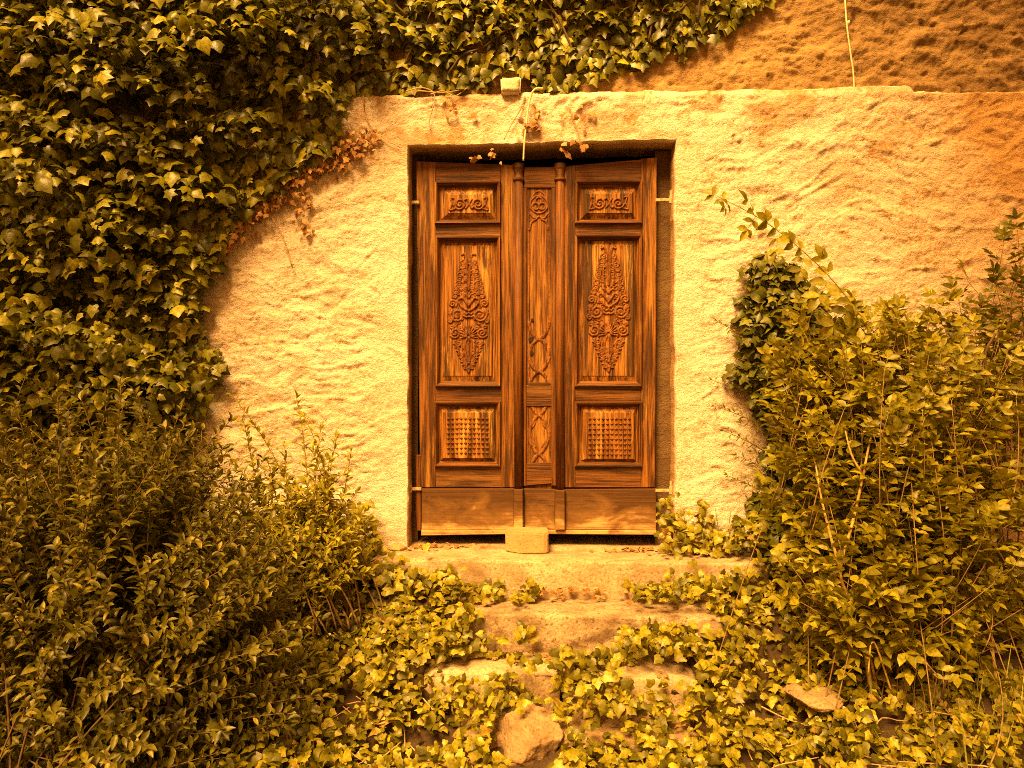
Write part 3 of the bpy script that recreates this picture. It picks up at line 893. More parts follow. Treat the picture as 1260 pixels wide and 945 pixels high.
def medallion(cx, y0, hgt):
    """long acanthus lozenge, drawn 25 x 146 px and mirrored"""
    k = hgt / 146.0
    st, bl = [], []

    def mir(pts, w, h_):
        for s in (-1, 1):
            st.append(([(cx + s * u * k, y0 + v * k) for u, v in pts], w * k, h_))

    def mb(u, v, r, h_):
        for s in (-1, 1):
            bl.append((cx + s * u * k, y0 + v * k, r * k, h_))
    mir(curve2([(8, 1), (5, 0), (3, 5), (2, 18), (1, 34), (0, 44)]), 1.5, 0.8)          # sprouts
    mir(curve2([(4, 12), (6, 24), (6, 36), (3, 46)]), 1.1, 0.6)
    for i in range(9):                                                                   # frilled upper edge
        t = i / 8
        u, v = 6 + 10.5 * t ** 0.9, 11 + 41 * t
        mir(spiral(u, v, 3.4, 0.6, -1.2, 1.0, 12), 1.25, 0.8)
        mb(u + 1.6, v + 1.2, 2.1, 0.75)
    mir(curve2([(4, 9), (8, 24), (11, 38), (13, 50)]), 1.3, 0.7)
    mir(curve2([(0, 64), (4, 58), (8, 54), (12, 57), (10, 63), (4, 68), (0, 70)]), 1.6, 0.9)   # mask-like knot
    mir(curve2([(0, 54), (3, 50), (7, 48)]), 1.4, 0.7)
    bl.append((cx, y0 + 60 * k, 4.2 * k, 0.8))
    mir(spiral(19.5, 61, 5.2, 0.8, 2.4, 1.5), 1.5, 0.9)
    mir(spiral(14, 75, 8.5, 1.2, -0.6, 1.9, 40), 1.8, 1.0)                               # great volutes
    mb(14, 75, 2.6, 0.95)
    mir(spiral(22, 70, 3.4, 0.6, 1.0, 1.2, 14), 1.3, 0.8)
    mir(spiral(22, 82, 3.6, 0.6, -2.0, 1.2, 14), 1.3, 0.8)
    mir(curve2([(0, 77), (3, 77.5), (6, 76)]), 1.4, 0.85)
    mir(curve2([(0, 72), (3, 74), (5, 72)]), 1.1, 0.7)
    for i in range(6):                                                                   # shell
        a = math.radians(90 - 15 - i * 17)
        mir([(2.2 * math.cos(a), 101 - 2.5 * math.sin(a)), (11 * math.cos(a), 101 - 12.5 * math.sin(a))], 1.05, 0.9)
    st.append(([(cx, y0 + 98 * k), (cx, y0 + 88 * k)], 1.1 * k, 0.9))
    mir(spiral(16.5, 97, 6.4, 0.9, 0.6, 1.6, 30), 1.6, 0.95)
    mir(spiral(20.5, 90, 3.2, 0.6, 2.0, 1.1, 12), 1.2, 0.8)
    mir(spiral(12.5, 110, 4.6, 0.7, -0.8, 1.4, 20), 1.4, 0.9)
    bl.append((cx, y0 + 104 * k, 3.3 * k, 0.95))
    mir(curve2([(2.2, 104), (4.2, 112), (3.6, 122), (0.8, 134)]), 1.2, 0.8)              # drop
    st.append(([(cx, y0 + 106 * k), (cx, y0 + 134 * k)], 1.3 * k, 0.7))
    mir(curve2([(8, 112), (8, 122), (4, 134), (1, 140)]), 1.1, 0.7)
    for i in range(8):                                                                   # frilled lower edge
        t = i / 7
        u, v = 16.5 - 12.5 * t, 108 + 31 * t
        mir(spiral(u, v, 2.9 - 0.8 * t, 0.5, 0.8, 1.0, 10), 1.1, 0.8)
        mb(u - 1.4, v - 0.6, 1.7, 0.7)
    st.append((curve2([(cx - 3 * k, y0 + 136 * k), (cx, y0 + 145 * k), (cx + 3 * k, y0 + 136 * k)]), 1.4 * k, 0.8))
    lz = [(4, 3), (20, 10), (45, 16), (62, 22), (84, 22.5), (100, 20), (120, 13), (142, 3)]      # half width of the lozenge by height
    for q_ in range(64):                                                                 # leafy curls filling it
        v = random.uniform(8, 138)
        hw = float(np.interp(v, [a for a, _ in lz], [b_ for _, b_ in lz]))
        u = hw * random.uniform(0.25, 0.97)
        r_ = random.uniform(2.0, 4.0)
        for s in (-1, 1):
            st.append((spiral(cx + s * (u + random.uniform(-.4, .4)) * k, y0 + (v + random.uniform(-.6, .6)) * k, r_ * k, 0.5 * k, random.uniform(0, 6.28), s * random.uniform(0.6, 1.1), 9), random.uniform(0.7, 1.15) * k, random.uniform(0.4, 0.75)))
    # low ground under all of it
    gpts = [(0, 4), (9, 22), (15, 45), (22, 62), (22, 84), (19, 100), (12, 120), (3, 140)]
    for (u0, v0), (u1, v1) in zip(gpts[:-1], gpts[1:]):
        st.append(([(cx - (u0 + u1) / 3 * k, y0 + (v0 + v1) / 2 * k), (cx + (u0 + u1) / 3 * k, y0 + (v0 + v1) / 2 * k)], 0.62 * (v1 - v0) * k, 0.12))
    return st, bl


def scrollwork(cx, cy, w):
    k = w / 52.0
    st = []
    for s in (-1, 1):
        st.append((spiral(cx + s * 12 * k, cy, 8.2 * k, 1.2 * k, 0.2 if s > 0 else math.pi - 0.2, 1.7 * s, 36), 1.5 * k, 0.9))
        st.append((curve2([(cx + s * 20 * k, cy - 7 * k), (cx + s * 24 * k, cy - 8 * k), (cx + s * 22 * k, cy), (cx + s * 25 * k, cy + 8 * k), (cx + s * 18 * k, cy + 7 * k)]), 1.3 * k, 0.75))
    st.append((curve2([(cx - 6 * k, cy - 5 * k), (cx - 2 * k, cy - 6 * k), (cx + k, cy), (cx + 4 * k, cy + 6 * k), (cx + 7 * k, cy + 4 * k)]), 1.5 * k, 0.9))
    st.append((curve2([(cx - 4 * k, cy + 6 * k), (cx, cy + 1 * k), (cx + 4 * k, cy - 6 * k)]), 1.2 * k, 0.75))
    return st


P_BOLD = [(0, -0.012), (0.004, -0.012), (0.0045, 0.012), (0.008, 0.021), (0.014, 0.020), (0.019, 0.012), (0.022, 0.006), (0.024, -0.010), (0.034, -0.019)]


def raised_panel(parent, outer, field, strokes, blobs, carve_r, bevelled):
    moulding('moulding', outer, P_BOLD, 'wood_h' if bevelled else 'wood_v', parent)
    x0, y0, x1, y1 = outer
    fx0, fy0, fx1, fy1 = field
    A, B = at(x0, y1, YD), at(x1, y0, YD)
    C, D = at(fx0, fy1, YD), at(fx1, fy0, YD)
    i = 0.030
    top = 0.004 if bevelled else -0.009
    V = [(A.x + i, YD + 0.020, A.z + i), (B.x - i, YD + 0.020, A.z + i), (B.x - i, YD + 0.020, B.z - i), (A.x + i, YD + 0.020, B.z - i)]
    V += [(C.x, YD - top + 0.003, C.z), (D.x, YD - top + 0.003, C.z), (D.x, YD - top + 0.003, D.z), (C.x, YD - top + 0.003, D.z)]
    e = 0.003
    V += [(C.x + e, YD - top, C.z + e), (D.x - e, YD - top, C.z + e), (D.x - e, YD - top, D.z - e), (C.x + e, YD - top, D.z - e)]
    Fc = []
    for a in range(4):
        b_ = (a + 1) % 4
        Fc += [(a, b_, b_ + 4, a + 4), (a + 4, b_ + 4, b_ + 8, a + 8)]
    Fc.append((8, 9, 10, 11))
    pan = mk('panel', V, Fc, M['wood_panel'], parent, smooth=False)
    if strokes:
        carve('carving', carve_r, strokes, blobs, top, 0.012, 'wood_carve', pan)
    return pan, top


def studs(parent, r, nx, ny, top):
    x0, y0, x1, y1 = r
    A, B = at(x0, y1, YD), at(x1, y0, YD)
    dx, dz = (B.x - A.x) / nx, (B.z - A.z) / ny
    mb = MB()
    for i in range(nx):
        for j in range(ny):
            cx, cz = A.x + (i + .5) * dx, A.z + (j + .5) * dz
            hx, hz, y = dx * 0.50, dz * 0.46, YD - top + 0.001
            jit = random.uniform(0.75, 1.05)
            mb.add([(cx - hx, y, cz), (cx, y, cz - hz), (cx + hx, y, cz), (cx, y, cz + hz),
                    (cx - hx * .2, y - 0.012 * jit, cz), (cx, y - 0.012 * jit, cz - hz * .2), (cx + hx * .2, y - 0.012 * jit, cz), (cx, y - 0.012 * jit, cz + hz * .2)],
                   [(0, 1, 5, 4), (1, 2, 6, 5), (2, 3, 7, 6), (3, 0, 4, 7), (4, 5, 6, 7)])
    mb.build('studded_carving', M['wood_carve'], parent)


def column(parent, px, top, bottom, foot_top, foot_bot, w=11.0):
    q0, q1 = at(px, top, YD), at(px, bottom, YD)
    r = w / 2 * S_PX
    yc = YD - 0.004
    zt = q0.z
    c = MB().lathe([(q1.z - 0.004, r * 0.95), (zt - 0.085, r * 0.95)], q0.x, yc, 18, 1.0).build('half_column', M['wood_dark'], parent, True)
    c2 = MB().lathe([(zt - 0.088, r * 0.95), (zt - 0.084, r * 1.25), (zt - 0.078, r * 1.3), (zt - 0.072, r * 1.25), (zt - 0.070, r * 0.95), (zt - 0.045, r * 1.0),
                     (zt - 0.030, r * 1.1), (zt - 0.022, r * 1.2), (zt - 0.012, r * 1.35), (zt - 0.008, r * 1.2), (zt - 0.002, r * 1.32), (zt + 0.003, r * 1.3)], q0.x, yc, 18, 1.0)
    c2.build('capital', M['wood_h'], c, True)
    f = MB().quad([(px - w / 2 - 0.5, foot_top), (px + w / 2 + 0.5, foot_top), (px + w / 2 + 0.5, foot_bot), (px - w / 2 - 0.5, foot_bot)], YD - 0.042, YD, 0.006)
    f.build('column_foot', M['wood_kick'], c)
    return c


def hinge(parent, px_wall, px_leaf, py):
    a, b_ = at(px_wall, py, YD), at(px_leaf, py, YD)
    x0, x1 = min(a.x, b_.x), max(a.x, b_.x)
    mb = MB()
    mb.box(x0, x1, YD - 0.022, YD - 0.010, a.z - 0.008, a.z + 0.008, 0.002)
    mb.lathe([(a.z - 0.018, 0.010), (a.z + 0.02, 0.010), (a.z + 0.022, 0.007), (a.z + 0.05, 0.007)], (a.x * 0.75 + b_.x * 0.25), YD - 0.02, 10)
    mb.tube([(a.x, YD - 0.016, a.z - 0.004), (a.x + (a.x - b_.x) * 0.5, YD - 0.01, a.z - 0.004)], 0.009, 0.009, 8)
    mb.build('hinge', M['iron_pale'], parent)


# --- left leaf
board('stile', [(512, 198), (536, 199), (536, 600), (517, 600)], 'wood_v', LA)
board('stile', [(616, 202), (634, 203), (634, 600), (617, 600)], 'wood_v', LA)
board('rail', [(536, 199), (616, 202), (616, 225), (536, 225)], 'wood_h', LA, -0.001)
board('rail', rect(536, 274, 616, 293), 'wood_h', LA, -0.001)
board('rail', rect(536, 474, 617, 496), 'wood_h', LA, -0.001)
board('rail', rect(536, 572, 617, 600), 'wood_h', LA, -0.001)
sc_ = scrollwork(577, 251, 49)
raised_panel(LA, (534, 222, 617, 277), (551, 239, 604, 263), sc_, [], (550, 238, 605, 264), True)
stk, blb = medallion(576.5, 312, 147)
raised_panel(LA, (535, 290, 617, 477), (544, 302, 606, 463), stk, blb, (548, 309, 605, 462), False)
pn, tp = raised_panel(LA, (534, 493, 617, 575), (545, 507, 606, 564), None, None, None, True)
studs(pn, (549, 512, 602, 560), 10, 8, tp)
column(LA, 638, 203, 600, 601, 651)
board('kick_board', [(519, 601), (632, 601), (632, 651), (519, 652)], 'wood_kick', LA, 0.010)
board('weather_bar', [(519, 652), (643, 651), (643, 656), (519, 658)], 'wood_kick', LA, 0.024, 0.05)
board('edge_strip', [(511.5, 560), (518, 560), (518, 653), (512.5, 653)], 'wood_dark', LA, 0.006)
board('backing', [(514, 200), (642, 206), (642, 650), (518, 650)], 'wood_dark', LA, -0.022, 0.02)
hinge(LA, 501, 516, 250)
hinge(LA, 501, 519, 601)

# --- right leaf
board('stile', [(693, 205), (708, 203), (708, 600), (694, 600)], 'wood_v', LB)
board('stile', [(789, 195), (808.5, 193.5), (806, 600), (789, 600)], 'wood_v', LB)
board('rail', [(708, 203), (789, 196), (789, 225), (708, 225)], 'wood_h', LB, -0.001)
board('rail', rect(708, 274, 789, 291), 'wood_h', LB, -0.001)
board('rail', rect(708, 474, 789, 496), 'wood_h', LB, -0.001)
board('rail', rect(708, 572, 789, 600), 'wood_h', LB, -0.001)
raised_panel(LB, (706, 221, 791, 277), (721, 238, 778, 263), scrollwork(749, 250, 49), [], (720, 236, 779, 264), True)
stk, blb = medallion(749, 304, 154)
raised_panel(LB, (706, 288, 791, 477), (716, 301, 780, 463), stk, blb, (718, 302, 779, 461), False)
pn, tp = raised_panel(LB, (706, 493, 791, 575), (719, 507, 780, 565), None, None, None, True)
studs(pn, (723, 512, 777, 562), 10, 8, tp)
column(LB, 689, 203, 600, 602, 651)
board('rail', [(644, 205), (684, 205), (684, 231), (644, 231)], 'wood_h', LB, -0.002)
board('rail', rect(645, 474, 682, 500), 'wood_h', LB, -0.002)
board('rail', [(645, 570), (682, 569), (682, 595), (645, 598)], 'wood_h', LB, -0.002)
board('stile', [(643.5, 231), (648, 231), (648, 598), (644.5, 598)], 'wood_dark', LB, 0.001)
board('stile', [(678.5, 231), (684, 231), (684, 598), (678.5, 598)], 'wood_dark', LB, 0.001)
# the narrow centre panels with their tracery
cpan = board('panel', rect(648, 231, 679, 474), 'wood_v', LB, -0.012, 0.02, 0.001)
c0 = 663.2
st_ = [(curve2([(650.5, 470), (650.5, 380), (650.5, 300), (651, 262), (652.5, 247), (657, 238), (c0, 234.5), (669.5, 238), (674, 247), (675.5, 262), (676, 300), (676, 380), (676, 470)], 6), 1.5, 0.55)]
for a in (90, 210, 330):
    ra = math.radians(a)
    st_.append((spiral(c0 + 4.6 * math.cos(ra), 251 - 4.6 * math.sin(ra), 4.2, 4.2, 0, 1, 18), 1.3, 0.9))
st_.append((spiral(c0, 251, 10.8, 10.8, 0, 1, 30), 1.3, 0.8))
for s in (-1, 1):
    st_.append((curve2([(c0 + s * 11, 262), (c0 + s * 6, 268), (c0, 266)]), 1.3, 0.8))
    st_.append((curve2([(c0 + s * 11.5, 282), (c0 + s * 9, 273), (c0 + s * 3, 269)]), 1.3, 0.8))
    vs = np.linspace(397, 473, 77)
    st_.append(([(c0 + s * 12.3 * math.copysign(abs(math.sin(math.pi * (v - 417) / 40)) ** 0.62, math.sin(math.pi * (v - 417) / 40)), v) for v in vs], 2.5, 1.0))
carve('tracery', (648.5, 232, 678.5, 474), st_, [], -0.012, 0.010, 'wood_carve', cpan)
MB().quad(rect(650, 470.5, 677, 473.5), YD - 0.001, YD + 0.014, 0.001).build('tracery_bar', M['wood_kick'], cpan)
cpan2 = board('panel', rect(648, 500, 679, 570), 'wood_v', LB, -0.012, 0.02, 0.001)
st_ = []
for s in (-1, 1):
    vs = np.linspace(501, 569, 69)
    st_.append(([(c0 + s * 11.8 * math.copysign(abs(math.sin(math.pi * (v - 511) / 48)) ** 0.68, math.sin(math.pi * (v - 511) / 48)), v) for v in vs], 2.3, 1.0))
    st_.append((curve2([(c0 + s * 10.8, 528), (c0 + s * 6.5, 524), (c0 + s * 4.5, 519)]), 1.3, 0.8))
    st_.append((curve2([(c0 + s * 11, 540), (c0 + s * 6.5, 545), (c0 + s * 4.5, 550)]), 1.3, 0.8))
    st_.append(([(c0 + s * 14, 501), (c0 + s * 14, 569)], 1.2, 0.6))
carve('tracery', (648.5, 500.5, 678.5, 569.5), st_, [], -0.012, 0.010, 'wood_carve', cpan2)
board('kick_board', [(645, 601), (683, 602), (683, 651), (645, 651)], 'wood_kick', LB, 0.008)
board('kick_board', [(695, 602), (807, 601), (807, 652), (695, 651)], 'wood_kick', LB, 0.012)
board('weather_bar', [(644, 651), (807, 652), (807, 657), (644, 656)], 'wood_kick', LB, 0.024, 0.05)
board('backing', [(644, 207), (806, 198), (804, 650), (645, 650)], 'wood_dark', LB, -0.022, 0.02)
for px, py, r in ((655, 394, 1.6), (653.5, 418, 2.7), (653.5, 434.5, 2.5)):
    q = at(px, py, YD)
    mb = MB()
    n = 12
    mb.add([(q.x + r * S_PX * math.cos(6.2832 * i / n), YD + 0.0065, q.z + r * S_PX * 1.2 * math.sin(6.2832 * i / n)) for i in range(n)] +
           [(q.x + r * 1.25 * S_PX * math.cos(6.2832 * i / n), YD + 0.009, q.z + r * 1.5 * S_PX * math.sin(6.2832 * i / n)) for i in range(n)],
           [tuple(range(n))] + [(i, (i + 1) % n, n + (i + 1) % n, n + i) for i in range(n)])
    mb.build('keyhole', M['hole'], LB)
hinge(LB, 831, 806, 247)
hinge(LB, 831, 806, 603)

# ------------------------------------------------------------------ plants: leaf shapes
def leafdata(name, outline, centre, bend, fold, mat):
    """fan leaf: outline in x,y (tip at +y), raised centre, tip drooping"""
    P = [centre] + outline
    V = [(x, y, fold * (0.12 - abs(x)) * 0.6 - bend * (x * x * 0.8 + (y - 0.3) ** 2)) for x, y in P]
    n = len(outline)
    return mesh_data(name, V, [(0, 1 + i, 1 + (i + 1) % n) for i in range(n)], mat)


IVY_HALF = [(0.20, -0.13), (0.46, -0.02), (0.30, 0.20), (0.57, 0.44), (0.22, 0.56)]
IVY_HALF2 = [(0.24, -0.12), (0.44, 0.04), (0.34, 0.22), (0.46, 0.40), (0.25, 0.60)]


IVY_HALF3 = [(0.22, -0.16), (0.43, -0.06), (0.47, 0.16), (0.50, 0.36), (0.33, 0.52)]


def ivy_protos(mat, k=4, young=False):
    out = []
    for i in range(k):
        hp = (IVY_HALF3, IVY_HALF2, IVY_HALF3)[i % 3] if young else (IVY_HALF, IVY_HALF2, IVY_HALF3)[i % 3]
        j = lambda: random.uniform(-0.045, 0.045)
        o = [(0.0, 0.03)] + [(x + j(), y + j()) for x, y in hp] + [(j(), 1.0 + j())] + [(-x + j(), y + j()) for x, y in hp[::-1]]
        o = [o[0]] + o[1:]
        out.append(leafdata('ivy_leaf', o, (0, 0.34), random.uniform(0.2, 0.75) if young else random.uniform(0.15, 0.55), random.uniform(0.3, 0.9), mat))
    return out


def lance_data(name, w, bend, fold, mat, segs=4, base=0.0):
    V, Fc = [], []
    for i in range(segs + 1):
        t = i / segs
        hw = w * (math.sin(math.pi * min(1, t * 0.94 + 0.05)) ** 0.8) * (1 - 0.25 * t)
        if i == segs:
            hw = 0.004
        z = -bend * t * t
        V += [(-hw, t, z + fold * hw), (0, t, z), (hw, t, z + fold * hw)]
    for i in range(segs):
        a = i * 3
        Fc += [(a, a + 1, a + 4, a + 3), (a + 1, a + 2, a + 5, a + 4)]
    return V, Fc


def lance_protos(w, mat, k=4):
    return [mesh_data('lance_leaf', *lance_data('l', w * random.uniform(0.85, 1.2), random.uniform(0.0, 0.45), random.uniform(0.3, 0.9), mat), mat) for _ in range(k)]


def pinnate_protos(mat, pairs=2, k=3, w=0.30, ll=0.42):
    out = []
    for _ in range(k):
        mb = MB()
        droop = random.uniform(0.1, 0.35)
        mb.add([(-0.012, 0, 0), (0.012, 0, 0), (0.006, 0.75, -droop * 0.5), (-0.006, 0.75, -droop * 0.5)], [(0, 1, 2, 3)])
        def lf(x, y, z, ang, s):
            Vv, Ff = lance_data('l', w * random.uniform(0.9, 1.15), random.uniform(0, 0.4), random.uniform(0.2, 0.7), mat, 3)
            ca, sa = math.cos(ang), math.sin(ang)
            tw = random.uniform(-0.35, 0.35)
            mb.add([(x + s * (vx * ca - vy * sa), y + s * (vx * sa + vy * ca), z + s * (vz + tw * vx)) for vx, vy, vz in Vv], Ff)
        lf(0, 0.66, -droop * 0.45, random.uniform(-0.15, 0.15), ll * 1.05)
        for i in range(pairs):
            yy = 0.22 + 0.4 * i / max(1, pairs - 1) if pairs > 1 else 0.4
            for s in (-1, 1):
                lf(0, yy, -droop * yy * 0.6, s * -random.uniform(0.95, 1.3), ll * random.uniform(0.82, 1.0))
        out.append(mesh_data('compound_leaf', mb.V, mb.F, mat))
    return out


# ------------------------------------------------------------------ plants: collecting leaves, building later
PLANTS = []


class Plant:
    def __init__(s, name, label, cat, protos, loc, group=None):
        s.root = thing(name, label, cat, loc, group)
        s.protos, s.pos, s.tip, s.nrm, s.size = protos, [], [], [], []
        PLANTS.append(s)

    def leaves(s, pos, tip, nrm, size):
        s.pos.append(np.atleast_2d(pos)); s.tip.append(np.atleast_2d(tip)); s.nrm.append(np.atleast_2d(nrm)); s.size.append(np.atleast_1d(size))

    def freeze(s):
        P, T, N, Z = (np.concatenate(a) for a in (s.pos, s.tip, s.nrm, s.size))
        T = T / np.linalg.norm(T, axis=1, keepdims=True)
        N = N - T * (N * T).sum(1, keepdims=True)
        N = N / np.maximum(1e-6, np.linalg.norm(N, axis=1, keepdims=True))
        px, py, dep = project(P)
        ok = np.ones(len(P), bool)
        for a, b_, c, d in getattr(s, 'clear', ()):
            ok &= ~((px > a) & (px < c) & (py > b_) & (py < d))
        P, T, N, Z = P[ok], T[ok], N[ok], Z[ok]
        s.Mx = np.zeros((len(P), 4, 4))
        s.Mx[:, :3, 0] = np.cross(T, N) * Z[:, None]
        s.Mx[:, :3, 1] = T * Z[:, None]
        s.Mx[:, :3, 2] = N * Z[:, None]
        s.Mx[:, :3, 3] = P
        s.Mx[:, 3, 3] = 1
        s.kind = rng.integers(0, len(s.protos), len(P))
        px, py, dep = project(P)
        view = (CAM - P) / np.linalg.norm(CAM - P, axis=1, keepdims=True)
        s.score = np.abs((N * view).sum(1)) * Z ** 2 / dep ** 2
        s.score[(px < 2) | (px > 1258) | (py < 2) | (py > 943)] = 0
        s.px, s.py, s.dep = px, py, dep


def build_plants(limit=300):
    for p in PLANTS:
        p.freeze()
    zb = {}
    for p in PLANTS:
        for cx, cy, d in zip((p.px // 7).astype(int), (p.py // 7).astype(int), p.dep):
            k = (cx, cy)
            if d < zb.get(k, 1e9):
                zb[k] = d
    for p in PLANTS:
        vis = np.array([d <= zb[(cx, cy)] + 0.012 for cx, cy, d in zip((p.px // 7).astype(int), (p.py // 7).astype(int), p.dep)])
        order = np.argsort(-(p.score * (0.05 + vis)))[:limit]
        order = order[p.score[order] > 0]
        pick = np.zeros(len(p.px), bool)
        pick[order] = True
        off = Matrix.Translation(-origin_of(p.root))
        for i in order:
            o = bpy.data.objects.new('leaf', p.protos[p.kind[i]])
            COL.objects.link(o)
            o.parent = p.root
            o.matrix_local = off @ Matrix(p.Mx[i].tolist())
        rest = ~pick
        Vs, Fs, n = [], [], 0
        tri = all(len(f.vertices) == 3 for f in p.protos[0].polygons)
        for k, me in enumerate(p.protos):
            idx = np.where(rest & (p.kind == k))[0]
            if not len(idx):
                continue
            co = np.empty(len(me.vertices) * 3)
            me.vertices.foreach_get('co', co)
            co = np.c_[co.reshape(-1, 3), np.ones(len(me.vertices))]
            fa = np.array([tuple(f.vertices) for f in me.polygons])
            Vw = np.einsum('nij,vj->nvi', p.Mx[idx], co)[:, :, :3]
            Fw = fa[None] + (n + np.arange(len(idx)) * len(co))[:, None, None]
            Vs.append(Vw.reshape(-1, 3)); Fs.append(Fw.reshape(-1, fa.shape[1]))
            n += len(idx) * len(co)
        if Vs:
            mk('foliage', np.concatenate(Vs), np.concatenate(Fs), p.protos[0].materials[0], p.root, kind='stuff')


def unit(v):
    return v / np.maximum(1e-9, np.linalg.norm(v, axis=-1, keepdims=True))


def poly_world(pts, Y=0.0):
    return np.array([[at(px, py, Y).x, at(px, py, Y).z] for px, py in pts])


def in_poly(P, poly):
    x, y = P[:, 0], P[:, 1]
    ins = np.zeros(len(P), bool)
    for (x0, y0), (x1, y1) in zip(poly, np.roll(poly, -1, 0)):
        c = ((y0 > y) != (y1 > y)) & (x < (x1 - x0) * (y - y0) / (y1 - y0 + 1e-12) + x0)
        ins ^= c
    return ins


def poly_dist(P, poly):
    D = np.full(len(P), 1e9)
    for a, b_ in zip(poly, np.roll(poly, -1, 0)):
        d = b_ - a
        t = np.clip(((P - a) @ d) / max(1e-9, d @ d), 0, 1)
        D = np.minimum(D, np.hypot(*(P - a - t[:, None] * d).T))
    return D


def sample_poly(poly, n):
    lo, hi = poly.min(0), poly.max(0)
    out = np.zeros((0, 2))
    while len(out) < n:
        P = lo + rng.random((n * 2, 2)) * (hi - lo)
        out = np.concatenate([out, P[in_poly(P, poly)]])
    return out[:n]


def climbing_ivy(plant, poly, n_base, n_clump, per, dmax, smin, smax, wall_y=-0.01, grow=0.7, rlo=0.10, rhi=0.26, thin=lambda x, z: 1.0):
    # thin layer on the wall
    P = sample_poly(poly, n_base)
    D = poly_dist(P, poly)
    n = len(P)
    thb = np.array([thin(a, b_) for a, b_ in P])
    y = wall_y + 0.055 * (1 - thb) - 0.02 - rng.random(n) * np.minimum(0.05 + D * 0.5, 0.10) * (0.35 + 0.65 * thb)
    nr = unit(np.c_[rng.normal(0, .35, n), -1 + rng.normal(0, .2, n), 0.35 + rng.normal(0, .35, n)])
    tp = np.c_[rng.normal(0, .5, n), rng.normal(-0.1, .25, n), -1 + rng.normal(0, .35, n)]
    plant.leaves(np.c_[P[:, 0], y, P[:, 1]], tp, nr, rng.uniform(smin, smax, n))
    # clumps bulging out of it: leafy crown and front, hollow underside
    C = sample_poly(poly, n_clump)
    D = poly_dist(C, poly)
    for (cx, cz), d in zip(C, D):
        r = min(rng.uniform(rlo, rhi) * rng.uniform(0.7, 1.15), 0.04 + d * 0.9)
        th = thin(cx, cz)
        cy = wall_y - min(d * grow, dmax) * rng.uniform(0.35, 1.0) * th + 0.05 * (1 - th)
        r *= 0.45 + 0.55 * th
        m = int(per * (r / rhi) ** 1.6 * rng.uniform(0.8, 1.2)) + 3
        q = unit(rng.normal(0, 1, (m, 3)))
        q[:, 1] = -np.abs(q[:, 1])
        q[:, 2] = np.where(q[:, 2] < -0.25, -q[:, 2] * 0.6, q[:, 2])
        rad = r * rng.uniform(0.75, 1.05, m)[:, None]
        p = np.array([cx, cy, cz]) + q * rad * np.array([1.25, 0.75, 0.8])
        p[:, 1] = np.minimum(p[:, 1], wall_y - 0.015 + 0.05 * (1 - th))
        nr = unit(q * 0.75 + np.array([0, -0.5, 0.55]) + rng.normal(0, .45, (m, 3)))
        tp = q * np.array([0.6, 0.35, 0.1]) + np.array([0, -0.25, -0.65]) + rng.normal(0, .45, (m, 3))
        plant.leaves(p, tp, nr, smin + (smax - smin) * rng.random(m) ** 1.3)


def vines(mb, poly, n, wall_y, r=0.006, length=0.5):
    for c in sample_poly(poly, n):
        x, z = c
        pts = []
        a = rng.uniform(0.8, 2.3)
        for k in range(6):
            pts.append((x, wall_y - 0.012 - 0.03 * rng.random(), z))
            a += rng.normal(0, .35)
            nx_, nz_ = x + math.cos(a) * length / 5, z + math.sin(a) * length / 5
            if not in_poly(np.array([[nx_, nz_]]), poly)[0]:
                break
            x, z = nx_, nz_
        if len(pts) < 3:
            continue
        mb.tube(catmull(pts, 3), r, r * 0.5, 5)


# --- the great ivy on the wall
IVY_POLY = [(-160, -160), (700, -160), (960, -20), (905, 22), (868, 30), (835, 62), (770, 72), (735, 88), (690, 104), (600, 102), (520, 102), (455, 108),
            (412, 128), (412, 165), (395, 188), (345, 225), (300, 262), (276, 290), (258, 330), (242, 370), (246, 415), (268, 450), (264, 488), (238, 512), (220, 560), (150, 600), (-160, 640)]
ivp = ivy_protos(M['ivy'], 6)
ivy = Plant('wall_ivy', 'big green ivy mass covering the upper left of the house wall', 'ivy', ivp, (at(150, 500, -0.05).x, -0.05, -0.1))
ivy.clear = [(600, 88, 658, 135), (430, 116, 700, 135)]
pw = poly_world(IVY_POLY, -0.03)
climbing_ivy(ivy, pw, 8000, 430, 84, 0.42, 0.032, 0.086, grow=0.62, rhi=0.30, thin=lambda x, z: 1 - 0.8 * float(sstep(-1.2, -0.85, x) * sstep(3.4, 3.0, z)))
# a fringe of leaves hanging over its edge
fr = []
for a, b_ in zip(pw[2:-3], pw[3:-2]):
    L_ = np.hypot(*(b_ - a))
    for k in range(int(L_ * 75)):
        t = rng.random()
        fr.append(a + (b_ - a) * t + rng.normal(0, 0.022, 2))
fr = np.array(fr)
n = len(fr)
fz = sstep(-1.2, -0.85, fr[:, 0])
ivy.leaves(np.c_[fr[:, 0], -0.02 + 0.05 * fz - (0.09 - 0.06 * fz) * rng.random(n), fr[:, 1] + 0.03], np.c_[rng.normal(0, .45, n), rng.normal(-.15, .2, n), -1 + rng.normal(0, .25, n)],
           np.c_[rng.normal(0, .3, n), -1 + rng.normal(0, .2, n), .5 + rng.normal(0, .3, n)], rng.uniform(0.045, 0.078, n))
mb = MB()
vines(mb, pw, 110, 0.0, 0.007, 0.6)
mb.build('vine', M['darkstem'], ivy.root, True)
